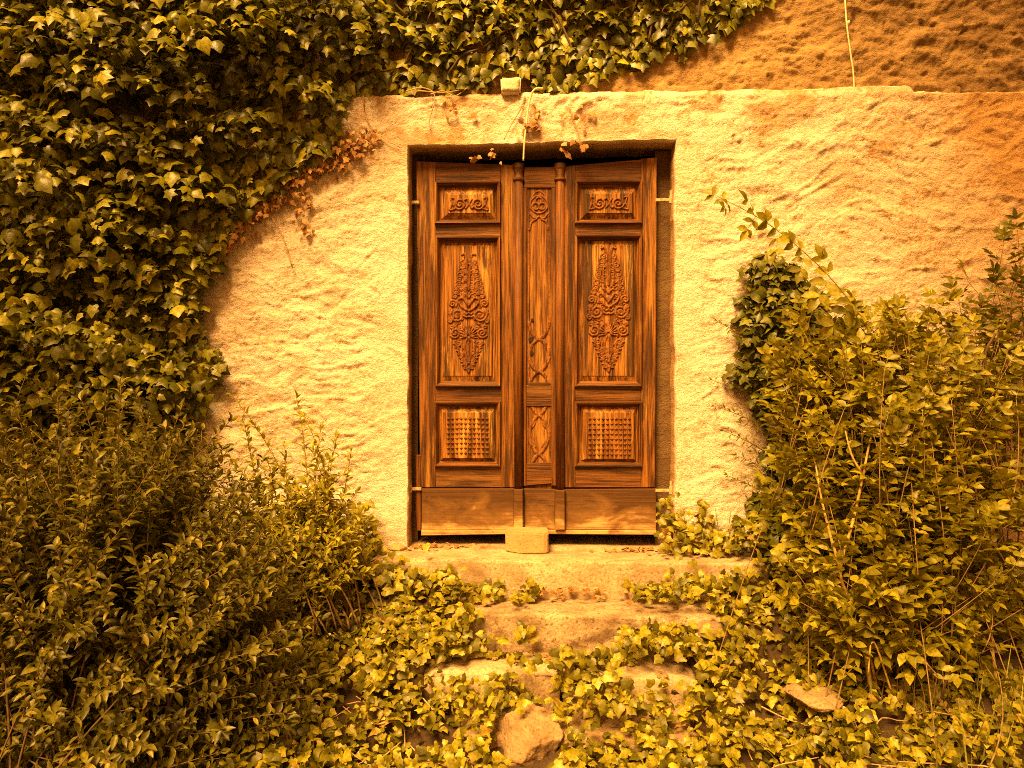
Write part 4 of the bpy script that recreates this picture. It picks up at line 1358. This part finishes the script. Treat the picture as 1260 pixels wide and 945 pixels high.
# withered fringe under its right edge
dead_line = [(455, 170), (430, 188), (400, 205), (372, 215), (345, 240), (318, 262), (292, 285), (270, 308)]
dp = ivy_protos(M['dead'], 3)
dl = []
for (a, b_) in zip(dead_line[:-1], dead_line[1:]):
    for k in range(62):
        t = rng.random()
        q = at(a[0] + (b_[0] - a[0]) * t + rng.normal(0, 8), a[1] + (b_[1] - a[1]) * t + rng.normal(-4, 8), -0.02)
        dl.append((q.x, -0.012 - 0.05 * rng.random(), q.z))
for (cx, cy, k, s) in ((372, 250, 16, 7), (372, 280, 10, 6), (655, 150, 26, 9), (560, 130, 10, 8), (705, 180, 5, 6), (690, 182, 2, 3), (600, 186, 6, 8), (720, 178, 4, 3), (712, 140, 8, 8), (585, 190, 4, 4)):
    for _ in range(k):
        q = at(cx + rng.normal(0, s), cy + rng.normal(0, s), -0.03)
        dl.append((q.x, -0.014 - 0.03 * rng.random(), q.z))


def scatter_mesh(name, protos, P, T, N, Zs, mat, parent, **props):
    T = unit(T)
    N = unit(N - T * (N * T).sum(1, keepdims=True))
    kind = rng.integers(0, len(protos), len(P))
    Vs, Fs, n = [], [], 0
    for k, me in enumerate(protos):
        idx = np.where(kind == k)[0]
        if not len(idx):
            continue
        co = np.empty(len(me.vertices) * 3)
        me.vertices.foreach_get('co', co)
        co = co.reshape(-1, 3)
        fa = np.array([tuple(f.vertices) for f in me.polygons])
        X_ = np.cross(T[idx], N[idx])
        Vw = (P[idx][:, None] + Zs[idx][:, None, None] * (X_[:, None] * co[None, :, :1] + T[idx][:, None] * co[None, :, 1:2] + N[idx][:, None] * co[None, :, 2:3]))
        Vs.append(Vw.reshape(-1, 3))
        Fs.append((fa[None] + (n + np.arange(len(idx)) * len(co))[:, None, None]).reshape(-1, fa.shape[1]))
        n += len(idx) * len(co)
    return mk(name, np.concatenate(Vs), np.concatenate(Fs), mat, parent, **props)


dl = np.array(dl)
n = len(dl)
scatter_mesh('withered_leaves', dp, dl, np.c_[rng.normal(0, .6, n), rng.normal(-.2, .3, n), -0.8 + rng.normal(0, .4, n)],
             np.c_[rng.normal(0, .5, n), -1 + rng.normal(0, .3, n), rng.normal(0.2, .5, n)], rng.uniform(0.018, 0.040, n), M['dead'], ivy.root, kind='stuff')
mb = MB()
for pts in ([(447, 118), (448, 138), (458, 158), (475, 172), (492, 181)], [(500, 112), (520, 108), (535, 118), (528, 150), (530, 160)], [(530, 116), (545, 112), (560, 118), (575, 108)],
            [(646, 118), (640, 135), (630, 152), (620, 172)], [(470, 172), (440, 180), (420, 196), (395, 210)], [(700, 130), (706, 148), (712, 165), (708, 178)],
            [(330, 262), (345, 285), (360, 330)], [(265, 345), (262, 372), (258, 402)], [(510, 118), (515, 112), (545, 114), (570, 110)]):
    MB().tube(catmull([tuple(at(px, py, -0.022)) for px, py in pts], 5), 0.0035, 0.0025, 5).build('dry_tendril', M['vine'], ivy.root, True)

# --- pale cords
mb = MB()
q = [at(668, 109, -0.03), at(658, 110, -0.045), at(652, 122, -0.04), at(648, 150, -0.036), at(645, 178, -0.030), at(644, 198, -0.02)]
mb.tube(catmull([tuple(v) for v in q], 6), 0.0055, 0.0045, 6)
tag(mb.build('hanging_twine', M['cord'], None, True), 'pale stiff cord hanging over the lintel in front of the door top', 'cord')
q = [at(1038, -40, 0.03), at(1041, 20, 0.012), at(1046, 62, 0.008), at(1050, 90, 0.01), at(1051, 113, 0.01)]
mb = MB().tube(catmull([tuple(v) for v in q], 8), 0.0045, 0.0045, 6)
mb.tube([tuple(at(1043, 28, 0.004)), tuple(at(1045, 28, 0.004))], 0.012, 0.012, 6)
tag(mb.build('hanging_cable', M['cord'], None, True), 'thin pale cable running down the ochre upper wall', 'cable')

# --- shrubs
def shrub(plant, stems, base, base_r, targets, leaf_from=0.35, spacing=0.03, smin=0.04, smax=0.06, curl=0.25, opp=True, r0=0.006, up=0.5, spread=0.9, jit=0.25, droop=0.0, bare=1.0):
    """one bent shoot from the base to every target, leaves in pairs along its outer part"""
    for tx, ty, tz in targets:
        b0 = np.array([base[0] + rng.normal(0, base_r), base[1] + rng.normal(0, base_r * 0.7), base[2]])
        e = np.array([tx, ty, tz])
        m = (b0 + e) / 2 + np.array([rng.normal(0, curl * 0.4), rng.normal(0, curl * 0.4), 0.0])
        m[:2] = m[:2] * (1 - up) + b0[:2] * up
        m[2] += 0.18 * (e[2] - b0[2]) * up
        t = np.linspace(0, 1, 11)[:, None]
        c = (1 - t) ** 2 * b0 + 2 * t * (1 - t) * m + t ** 2 * e
        cs = c if rng.random() < bare else c[6:]
        stems.tube([tuple(v) for v in cs], r0 * rng.uniform(0.6, 1.2), 0.0014, 5)
        Ls = np.linalg.norm(np.diff(c, axis=0), axis=1).sum()
        ts = np.arange(leaf_from + rng.random() * 0.08, 1.0, spacing / Ls)
        ph = rng.random() * 6.28
        for i, tt in enumerate(ts):
            p = (1 - tt) ** 2 * b0 + 2 * tt * (1 - tt) * m + tt ** 2 * e
            tg = unit(2 * (1 - tt) * (m - b0) + 2 * tt * (e - m))
            a = unit(np.cross(tg, np.array([0.3, 0.4, 0.86])))
            b_ = np.cross(tg, a)
            ph += 1.571 if opp else 2.4
            for s in ((1, -1) if opp else (1,)):
                o = s * (a * math.cos(ph) + b_ * math.sin(ph))
                tip = unit(o * spread + tg * 0.75 + rng.normal(0, jit, 3) + np.array([0, 0, -droop]))
                nr = unit(tg * 0.8 - o * 0.2 + np.array([0, -0.25, 0.75]) + rng.normal(0, .3, 3))
                z = rng.uniform(smin, smax) * (1.0 - 0.35 * tt ** 3)
                plant.leaves(p + o * 0.004, tip, nr, z)
        for k in range(3):
            plant.leaves(e, unit(tg + rng.normal(0, .4, 3)), unit(np.array([0, -0.4, 0.8]) + rng.normal(0, .4, 3)), rng.uniform(smin, smax) * 0.8)


def blob_targets(n, c, r, shell=0.55, zmin=-9, profile=None):
    q = unit(rng.normal(0, 1, (n * 3, 3)))
    rad = shell + (1 - shell) * rng.random((n * 3, 1)) ** 0.5
    p = np.array(c) + q * rad * np.array(r)
    p = p[p[:, 2] > zmin]
    return p[:n]


def gz(x, y):
    return float(terrain(np.array(x), np.array(y)))


prp = lance_protos(0.25, M['privet'], 5)
bx, by = at(110, 700, -1.25).x, -1.25
privet = Plant('privet_bush', 'big olive green bush with narrow leaves filling the lower left corner', 'bush', prp, (bx, by, gz(bx, by)))
mb = MB()
tg = np.concatenate([blob_targets(60, (bx - 0.1, by + 0.15, 0.55), (0.70, 0.35, 0.42), 0.2, 0.2), blob_targets(380, (bx - 0.05, by, 0.02), (0.85, 0.50, 0.74), 0.6, -0.55),
                     blob_targets(170, (bx + 0.35, by + 0.1, -0.20), (0.55, 0.45, 0.52), 0.6, -0.6),
                     blob_targets(100, (bx - 0.1, by - 0.25, -0.35), (0.8, 0.4, 0.40), 0.6, -0.65)])
shrub(privet, mb, (bx, by, gz(bx, by)), 0.22, tg, 0.42, 0.024, 0.038, 0.064, spread=1.15, jit=0.4)
mb.build('branches', M['darkstem'], privet.root, True)
bx2, by2 = at(215, 690, -0.55).x, -0.55
pr2 = Plant('privet_bush', 'smaller olive bush with narrow leaves right against the wall below the ivy', 'bush', prp, (bx2, by2, gz(bx2, by2)))
mb = MB()
shrub(pr2, mb, (bx2, by2, gz(bx2, by2)), 0.18, np.concatenate([blob_targets(170, (bx2 - 0.1, by2, 0.22), (0.62, 0.30, 0.52), 0.5, -0.3), blob_targets(120, (bx2 - 0.75, by2 - 0.05, 0.15), (0.7, 0.28, 0.6), 0.5, -0.4)]), 0.4, 0.024, 0.036, 0.060, spread=1.1, jit=0.4)
mb.build('branches', M['stem'], pr2.root, True)

plp = lance_protos(0.26, M['pale'], 4)
bx, by = at(375, 720, -0.48).x, -0.48
pale = Plant('pale_shrub', 'slender yellow green shrub with upright twigs against the bright wall left of the door', 'shrub', plp, (bx, by, gz(bx, by)))
mb = MB()
T = []
for px, py in ((287, 488), (300, 520), (268, 545), (365, 490), (374, 512), (350, 548), (395, 528), (414, 540), (432, 556), (424, 582), (405, 566), (385, 556), (340, 592), (310, 606), (440, 604), (360, 590), (420, 615), (330, 570), (445, 630)):
    q = at(px, py, by + rng.uniform(-0.12, 0.15))
    T.append((q.x, q.y, q.z))
shrub(pale, mb, (bx, by, gz(bx, by)), 0.13, T, 0.12, 0.021, 0.034, 0.062, 0.3, spread=1.25, jit=0.55, r0=0.0045)
q = at(370, 670, by)
shrub(pale, mb, (bx, by, gz(bx, by)), 0.16, blob_targets(150, (q.x, by - 0.05, q.z), (0.38, 0.22, 0.34), 0.4, -0.35), 0.35, 0.026, 0.036, 0.060, spread=1.1)
mb.build('branches', M['stem'], pale.root, True)

# --- right: dark ivy climbing beside the door
RIV = [(925, 318), (958, 312), (985, 340), (1012, 385), (1030, 440), (1040, 520), (1050, 620), (1040, 700), (985, 715), (935, 695), (922, 640), (940, 600), (948, 540), (935, 500), (905, 470), (912, 415)]
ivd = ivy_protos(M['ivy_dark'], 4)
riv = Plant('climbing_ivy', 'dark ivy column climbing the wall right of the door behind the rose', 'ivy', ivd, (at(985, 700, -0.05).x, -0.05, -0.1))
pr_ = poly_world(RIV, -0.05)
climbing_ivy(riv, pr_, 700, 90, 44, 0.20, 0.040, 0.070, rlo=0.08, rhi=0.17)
mb = MB()
vines(mb, pr_, 26, 0.0, 0.008, 0.6)
mb.build('vine', M['darkstem'], riv.root, True)

# small leafy sprays on the wall left of it
spl = lance_protos(0.18, M['elder'], 4)
spray = Plant('creeping_spray', 'thin sparse sprays of small leaves on the wall between door and ivy column', 'creeper', spl, (at(930, 690, -0.05).x, -0.05, -0.05))
mb = MB()
bq = at(950, 640, -0.05)
T = [tuple(at(px, py, -0.07 + rng.uniform(-.04, .03))) for px, py in ((880, 500), (895, 470), (876, 468), (905, 440), (890, 530), (912, 520), (905, 560), (895, 585), (925, 555), (918, 595), (882, 395), (900, 410), (915, 480), (930, 500))]
for t_ in T:
    shrub(spray, mb, (t_[0] + 0.22, -0.05, t_[2] - 0.10), 0.02, [t_], 0.15, 0.022, 0.022, 0.040, 0.05, r0=0.003, up=0.2)
mb.build('branches', M['stem'], spray.root, True)

# --- rose bush
rsp = pinnate_protos(M['rose'], 2, 4, 0.34, 0.46)
bx, by = at(1085, 830, -0.85).x, -0.80
rose = Plant('rose_bush', 'tall yellow green rose bush with bare canes and compound leaves right of the steps', 'rose bush', rsp, (bx, by, gz(bx, by)))
mb = MB()
def canes(pts, r0, r1):
    mb.tube(catmull([tuple(at(*p)) for p in pts], 6), r0, r1, 7)
canes([(1072, 850, -0.82), (1062, 790, -0.85), (1043, 735, -0.88), (1034, 700, -0.90), (1050, 640, -0.90), (1062, 585, -0.88), (1070, 545, -0.84), (1082, 500, -0.70), (1100, 450, -0.55)], 0.0095, 0.0025)
canes([(1034, 700, -0.90), (1022, 660, -0.90), (1010, 610, -0.86), (1003, 570, -0.75), (990, 530, -0.6)], 0.007, 0.002)
canes([(1062, 585, -0.88), (1048, 560, -0.88), (1040, 530, -0.86)], 0.005, 0.003)
canes([(1066, 578, -0.88), (1085, 560, -0.86), (1100, 545, -0.85)], 0.005, 0.003)
canes([(1080, 850, -0.80), (1064, 780, -0.86), (1052, 740, -0.88), (1046, 690, -0.86)], 0.006, 0.003)
canes([(1150, 850, -0.75), (1130, 780, -0.72), (1118, 690, -0.70), (1122, 600, -0.68), (1145, 500, -0.6)], 0.007, 0.003)
canes([(1155, 840, -0.78), (1120, 790, -0.88), (1095, 730, -0.9), (1080, 690, -0.9)], 0.006, 0.003)
canes([(1165, 850, -0.7), (1158, 730, -0.75), (1162, 640, -0.72), (1170, 560, -0.65)], 0.008, 0.004)
canes([(1100, 860, -0.9), (1075, 790, -0.98), (1068, 830, -0.98)], 0.004, 0.003)
canes([(1230, 880, -0.8), (1215, 740, -0.75), (1205, 640, -0.70), (1190, 520, -0.6)], 0.007, 0.004)
mb.build('cane', M['cane'], rose.root, True)
mb = MB()
q = at(1105, 540, -0.75)
tg = np.concatenate([blob_targets(105, (q.x, -0.62, q.z + 0.04), (0.44, 0.30, 0.40), 0.35, -0.35),
                     blob_targets(50, (at(1010, 450, -0.45).x, -0.42, at(1010, 450, -0.45).z), (0.22, 0.2, 0.30), 0.3, -0.35),
                     blob_targets(46, (at(1185, 500, -0.5).x, -0.45, at(1185, 470, -0.5).z), (0.40, 0.25, 0.36), 0.3, -0.3),
                     blob_targets(46, (at(1190, 690, -0.8).x, -0.75, at(1190, 690, -0.8).z), (0.45, 0.3, 0.36), 0.3, -0.5),
                     blob_targets(34, (at(1090, 430, -0.5).x, -0.45, at(1090, 420, -0.5).z), (0.30, 0.16, 0.17), 0.2, -0.2),
                     blob_targets(44, (at(1050, 720, -0.9).x, -0.85, at(1050, 720, -0.9).z), (0.25, 0.2, 0.22), 0.3, -0.5)])
shrub(rose, mb, (bx + 0.05, by, gz(bx, by)), 0.26, tg, 0.45, 0.075, 0.095, 0.15, 0.35, opp=False, r0=0.003, spread=1.1, up=0.15, droop=0.1, bare=0.16)
# the long shoot arching out to the upper left over the wall
sh = [(1085, 420, -0.55), (1062, 392, -0.57), (1022, 342, -0.60), (975, 298, -0.65), (930, 266, -0.70), (880, 240, -0.72)]
c = catmull([tuple(at(*p)) for p in sh], 6)
mb.tube([tuple(v) for v in catmull([tuple(at(1130, 640, -0.7)), tuple(at(1128, 540, -0.6)), tuple(at(1112, 450, -0.56))] + [tuple(at(*p)) for p in sh[:2]], 6)], 0.0034, 0.0027, 6)
mb.tube([tuple(v) for v in c], 0.0026, 0.0012, 6)
for k, p in enumerate(c):
    if k % 4 == 0 and k > 1:
        for s in (-1, 1):
            tip = unit(np.array([-0.5, rng.normal(-.1, .3), -0.15 + 0.65 * s]) + rng.normal(0, .2, 3))
            rose.leaves(np.array(p), tip, unit(np.array([0.1, -0.9, 0.5]) + rng.normal(0, .3, 3)), rng.uniform(0.14, 0.20) * (1.05 - 0.5 * k / len(c)))
mb.build('branches', M['stem'], rose.root, True)

# --- sapling at the right edge
elp = pinnate_protos(M['elder'], 2, 3, 0.24, 0.5)
bx, by = at(1240, 760, -0.3).x, -0.28
eld = Plant('sapling', 'dark stemmed young tree at the right edge of the wall', 'sapling', elp, (bx, by, gz(bx, by)))
mb = MB()
T = [tuple(at(px, py, by + rng.uniform(-.15, .12))) for px, py in ((1252, 285), (1235, 300), (1262, 320), (1225, 350), (1190, 345), (1180, 370), (1245, 360), (1205, 390), (1160, 400), (1260, 400), (1215, 420), (1235, 450), (1190, 440), (1150, 430), (1275, 470),
                                                               (1290, 380), (1300, 300), (1260, 440), (1200, 410), (1175, 410), (1230, 400), (1265, 300))]
shrub(eld, mb, (bx, by, gz(bx, by)), 0.16, T, 0.55, 0.075, 0.09, 0.14, 0.3, opp=False, r0=0.0045, spread=1.0)
for pts, r in (([(1240, 760, -.28), (1225, 640, -.25), (1190, 560, -.2), (1168, 520, -.2)], 0.012), ([(1225, 640, -.25), (1236, 560, -.22), (1232, 470, -.25), (1245, 380, -.28)], 0.010),
               ([(1260, 640, -.5), (1235, 560, -.5), (1222, 500, -.5), (1212, 440, -.5), (1225, 410, -.5)], 0.010)):
    mb.tube(catmull([tuple(at(*p)) for p in pts], 6), r, r * 0.5, 7)
mb.build('branches', M['darkstem'], eld.root, True)

# --- ivy over the ground and the steps
gip = ivy_protos(M['ground_ivy'], 7, True)
STEP_BARE = [[(455, 672), (930, 676), (935, 700), (880, 716), (800, 716), (770, 735), (668, 735), (600, 728), (560, 706), (470, 690)],
             [(572, 735), (862, 735), (884, 762), (760, 765), (745, 800), (690, 806), (580, 800), (566, 770)],
             [(540, 806), (700, 804), (690, 826), (560, 826)], [(758, 812), (848, 814), (846, 838), (770, 840)]]


def ground_ivy(plant, n, xr, yr, hmax, dens_seed, smin=0.024, smax=0.054):
    x = rng.uniform(*xr, n)
    y = rng.uniform(*yr, n)
    z0 = surf(x, y)
    hgt = hmax * (0.12 + 1.1 * sstep(0.3, 0.7, fbm(x * 4.5, y * 4.5, dens_seed, 3))) * rng.random(n) ** 0.5
    z = z0 + 0.015 + hgt
    P = np.c_[x, y, z]
    px, py, dep = project(P)
    keep = ~((x > SX0 + 0.04) & (x < SX1 - 0.16) & (y > -0.27))
    for pl in STEP_BARE:
        pl = np.array(pl, float)
        ins = in_poly(np.c_[px, py], pl)
        keep &= ~ins
    keep &= rng.random(n) < 0.42 + 0.58 * sstep(0.36, 0.52, fbm(x * 6, y * 6, dens_seed + 5, 3))
    # do not bury the boulder, the stones and the block
    for (bx_, by_, rr) in ((648, 908, 47), (1005, 855, 15), (872, 774, 20)):
        keep &= ~(((px - bx_) ** 2 + ((py - by_) * 1.0) ** 2 < rr * rr) & (y < -0.4) & (rng.random(n) < 0.97))
    P = P[keep]
    m = len(P)
    nr = unit(np.c_[rng.normal(0, .6, m), -0.45 + rng.normal(0, .6, m), 0.7 + rng.normal(0, .5, m)])
    tp = np.c_[rng.normal(0, .8, m), -0.5 + rng.normal(0, .5, m), -0.3 + rng.normal(0, .3, m)]
    plant.leaves(P, tp, nr, smin + (smax - smin) * rng.random(m) ** 1.4)


gl = Plant('ground_ivy', 'bright ivy carpet left of the steps spilling towards the boulder', 'ivy', gip, (at(520, 850, -0.9).x, -0.9, gz(-0.6, -0.9)))
ground_ivy(gl, 10500, (-1.75, -0.02), (-1.75, -0.08), 0.15, 501)
gr = Plant('ground_ivy', 'bright ivy carpet right of the steps running under the rose bush', 'ivy', gip, (at(900, 850, -0.9).x, -0.9, gz(0.9, -0.9)))
ground_ivy(gr, 11500, (0.02, 2.3), (-1.75, -0.08), 0.15, 601)


def patch(plant, px, py, Y, sx, sz, n, smin=0.03, smax=0.055):
    c_ = at(px, py, Y)
    m = n
    P = np.c_[c_.x + rng.normal(0, sx, m), Y + rng.normal(-0.02, 0.03, m), c_.z + rng.normal(0, sz, m)]
    nr = unit(np.c_[rng.normal(0, .4, m), -0.8 + rng.normal(0, .3, m), 0.6 + rng.normal(0, .3, m)])
    tp = np.c_[rng.normal(0, .8, m), -0.3 + rng.normal(0, .3, m), -0.5 + rng.normal(0, .4, m)]
    plant.leaves(P, tp, nr, rng.uniform(smin, smax, m))


for a in ((655, 715, -0.31, 0.02, 0.025, 12), (648, 728, -0.31, 0.05, 0.01, 8), (600, 726, -0.32, 0.06, 0.02, 26), (540, 715, -0.34, 0.08, 0.03, 60), (480, 705, -0.34, 0.08, 0.04, 60),
          (640, 772, -0.60, 0.03, 0.02, 15), (600, 785, -0.62, 0.05, 0.02, 16), (560, 780, -0.62, 0.05, 0.04, 45), (575, 752, -0.6, 0.03, 0.03, 15),
          (440, 640, -0.12, 0.05, 0.06, 45), (455, 668, -0.1, 0.06, 0.02, 24), (660, 812, -0.85, 0.08, 0.01, 12)):
    patch(gl, *a)
for a in ((800, 722, -0.32, 0.05, 0.015, 28), (850, 715, -0.33, 0.07, 0.03, 50), (905, 712, -0.33, 0.06, 0.035, 45), (795, 786, -0.64, 0.06, 0.02, 45), (845, 786, -0.64, 0.06, 0.025, 50),
          (760, 800, -0.64, 0.05, 0.02, 25), (705, 806, -0.83, 0.05, 0.02, 20), (740, 835, -0.87, 0.08, 0.02, 35)):
    patch(gr, *a)
mb = MB()
for k in range(70):
    x, y = rng.uniform(-1.2, 1.6), rng.uniform(-1.3, -0.85)
    a = rng.uniform(0, 6.28)
    pts = []
    for j in range(5):
        pts.append((x, y, float(surf(np.array(x), np.array(y))) + 0.03 + 0.05 * rng.random()))
        a += rng.normal(0, .5)
        x += 0.09 * math.cos(a)
        y += 0.09 * math.sin(a)
    if any(x0 - .05 < p_[0] < x1 + .05 and p_[1] > yf - .06 for p_ in pts for x0, x1, yf, yb, zt, zb in STEPS):
        continue
    MB().tube(catmull(pts, 3), 0.003, 0.002, 5).build('runner', M['vine'], gr.root, True)

# leafy tuft at the right jamb
jt = Plant('jamb_ivy', 'small leafy tuft growing on the top step at the right door jamb', 'ivy', ivy_protos(M['ground_ivy'], 4, True), (at(850, 680, -0.06).x, -0.06, 0.0))
for a in ((822, 635, -0.06, 0.03, 0.05, 46), (838, 655, -0.08, 0.04, 0.035, 46), (862, 640, -0.06, 0.02, 0.06, 42), (880, 660, -0.08, 0.06, 0.03, 70), (905, 665, -0.1, 0.05, 0.03, 50), (845, 672, -0.12, 0.07, 0.01, 26)):
    patch(jt, *a, 0.026, 0.048)
mb = MB()
for px in (822, 840, 862, 880, 900):
    mb.tube(catmull([tuple(at(px + 4, 680, -0.05)), tuple(at(px + rng.normal(0, 5), 655, -0.06)), tuple(at(px, 625, -0.07))], 4), 0.003, 0.0015, 5)
mb.build('branches', M['stem'], jt.root, True)

# --- grass, lower right corner
n = 330
x = rng.uniform(0.6, 2.1, n)
y = rng.uniform(-1.5, -0.9, n)
keep = rng.random(n) < sstep(1.0, 1.8, x) * 0.8 + 0.05
x, y = x[keep], y[keep]
n = len(x)
lp = [mesh_data('grass_blade', *lance_data('g', 0.012, b_, 0.5, None, 4), M['grass']) for b_ in (0.1, 0.35, 0.6)]
scatter_mesh('grass', lp, np.c_[x, y, terrain(x, y)], np.c_[rng.normal(0, .3, n), rng.normal(-.1, .3, n), np.ones(n)], np.c_[rng.normal(0, 1, n), rng.normal(-.5, .6, n), np.zeros(n)],
             rng.uniform(0.12, 0.32, n), M['grass'], None, kind='stuff', label='thin dry grass in the lower right corner', category='grass')

# --- dry leaves lying on the steps
L_ = []
for (px, py, Y, sx, sy, k) in ((855, 672, -0.06, 0.12, 0.03, 70), (770, 676, -0.02, 0.08, 0.02, 22), (520, 664, 0.0, 0.06, 0.03, 44), (575, 668, 0.04, 0.06, 0.02, 14), (700, 736, -0.31, 0.2, 0.015, 46), (880, 738, -0.34, 0.05, 0.02, 16), (640, 800, -0.62, 0.12, 0.02, 34), (780, 835, -0.85, 0.1, 0.03, 20)):
    c_ = at(px, py, Y)
    for _ in range(k):
        x_, y_ = c_.x + rng.normal(0, sx), Y + rng.normal(0, sy)
        L_.append((x_, y_, float(surf(np.array(x_), np.array(y_))) + 0.006 + 0.012 * rng.random()))
L_ = np.array(L_)
n = len(L_)
scatter_mesh('dry_leaves', dp, L_, np.c_[rng.normal(0, 1, n), rng.normal(0, 1, n), rng.normal(0, .2, n)], np.c_[rng.normal(0, .5, n), rng.normal(-.3, .5, n), np.ones(n)],
             rng.uniform(0.018, 0.036, n), M['dead'], None, kind='stuff', label='small dry brown leaves lying on the step treads', category='leaf litter')

# --- two unseen trees added behind the viewer to darken both sides of the scene
def added_shade_tree(label, x, y, crown, r, n):
    z0 = gz(x, y)
    root = thing('added_shade_tree', label, 'tree', (x, y, z0), 'unseen trees added for shade')
    t_ = MB()
    cx, cy, cz = crown
    trunk = catmull([(x, y, z0 - 0.1), (x + 0.08, y, z0 + 1.6), (cx * 0.5 + x * 0.5, cy * 0.5 + y * 0.5, cz - r[2] * 0.6), (cx, cy, cz + r[2] * 0.5)], 5)
    t_.tube([tuple(v) for v in trunk], 0.2, 0.05, 10)
    for k in range(16):
        a, s_ = rng.uniform(0, 6.28), trunk[int(rng.integers(5, 14))]
        e = (cx + r[0] * 0.8 * math.cos(a), cy + r[1] * 0.8 * math.sin(a), min(cz + r[2] * 0.7, s_.z + rng.uniform(0.6, 2.0)))
        t_.tube(catmull([tuple(s_), ((s_.x + e[0]) / 2, (s_.y + e[1]) / 2, (s_.z + e[2]) / 2 + 0.2), e], 4), 0.06, 0.015, 6)
    t_.build('trunk', M['stem'], root, True)
    C = np.array(crown) + unit(rng.normal(0, 1, (70, 3))) * (0.35 + 0.6 * rng.random((70, 1)) ** 0.5) * np.array(r)
    P = (C[rng.integers(0, 70, n)] + rng.normal(0, 0.38, (n, 3)))
    scatter_mesh('crown', prp, P, rng.normal(0, 1, (n, 3)), rng.normal(0, .6, (n, 3)) + np.array([0, 0, 1.0]), rng.uniform(0.22, 0.34, n), M['privet'], root, kind='stuff')


added_shade_tree('tall unseen tree added to shade the ivy side', -6.0, -6.3, (-6.2, -6.4, 8.4), (2.1, 1.6, 4.6), 6000)
added_shade_tree('tall unseen tree added to shade the rose bush side', 2.4, -6.6, (1.5, -6.6, 9.6), (2.1, 1.6, 4.6), 6000)

build_plants()
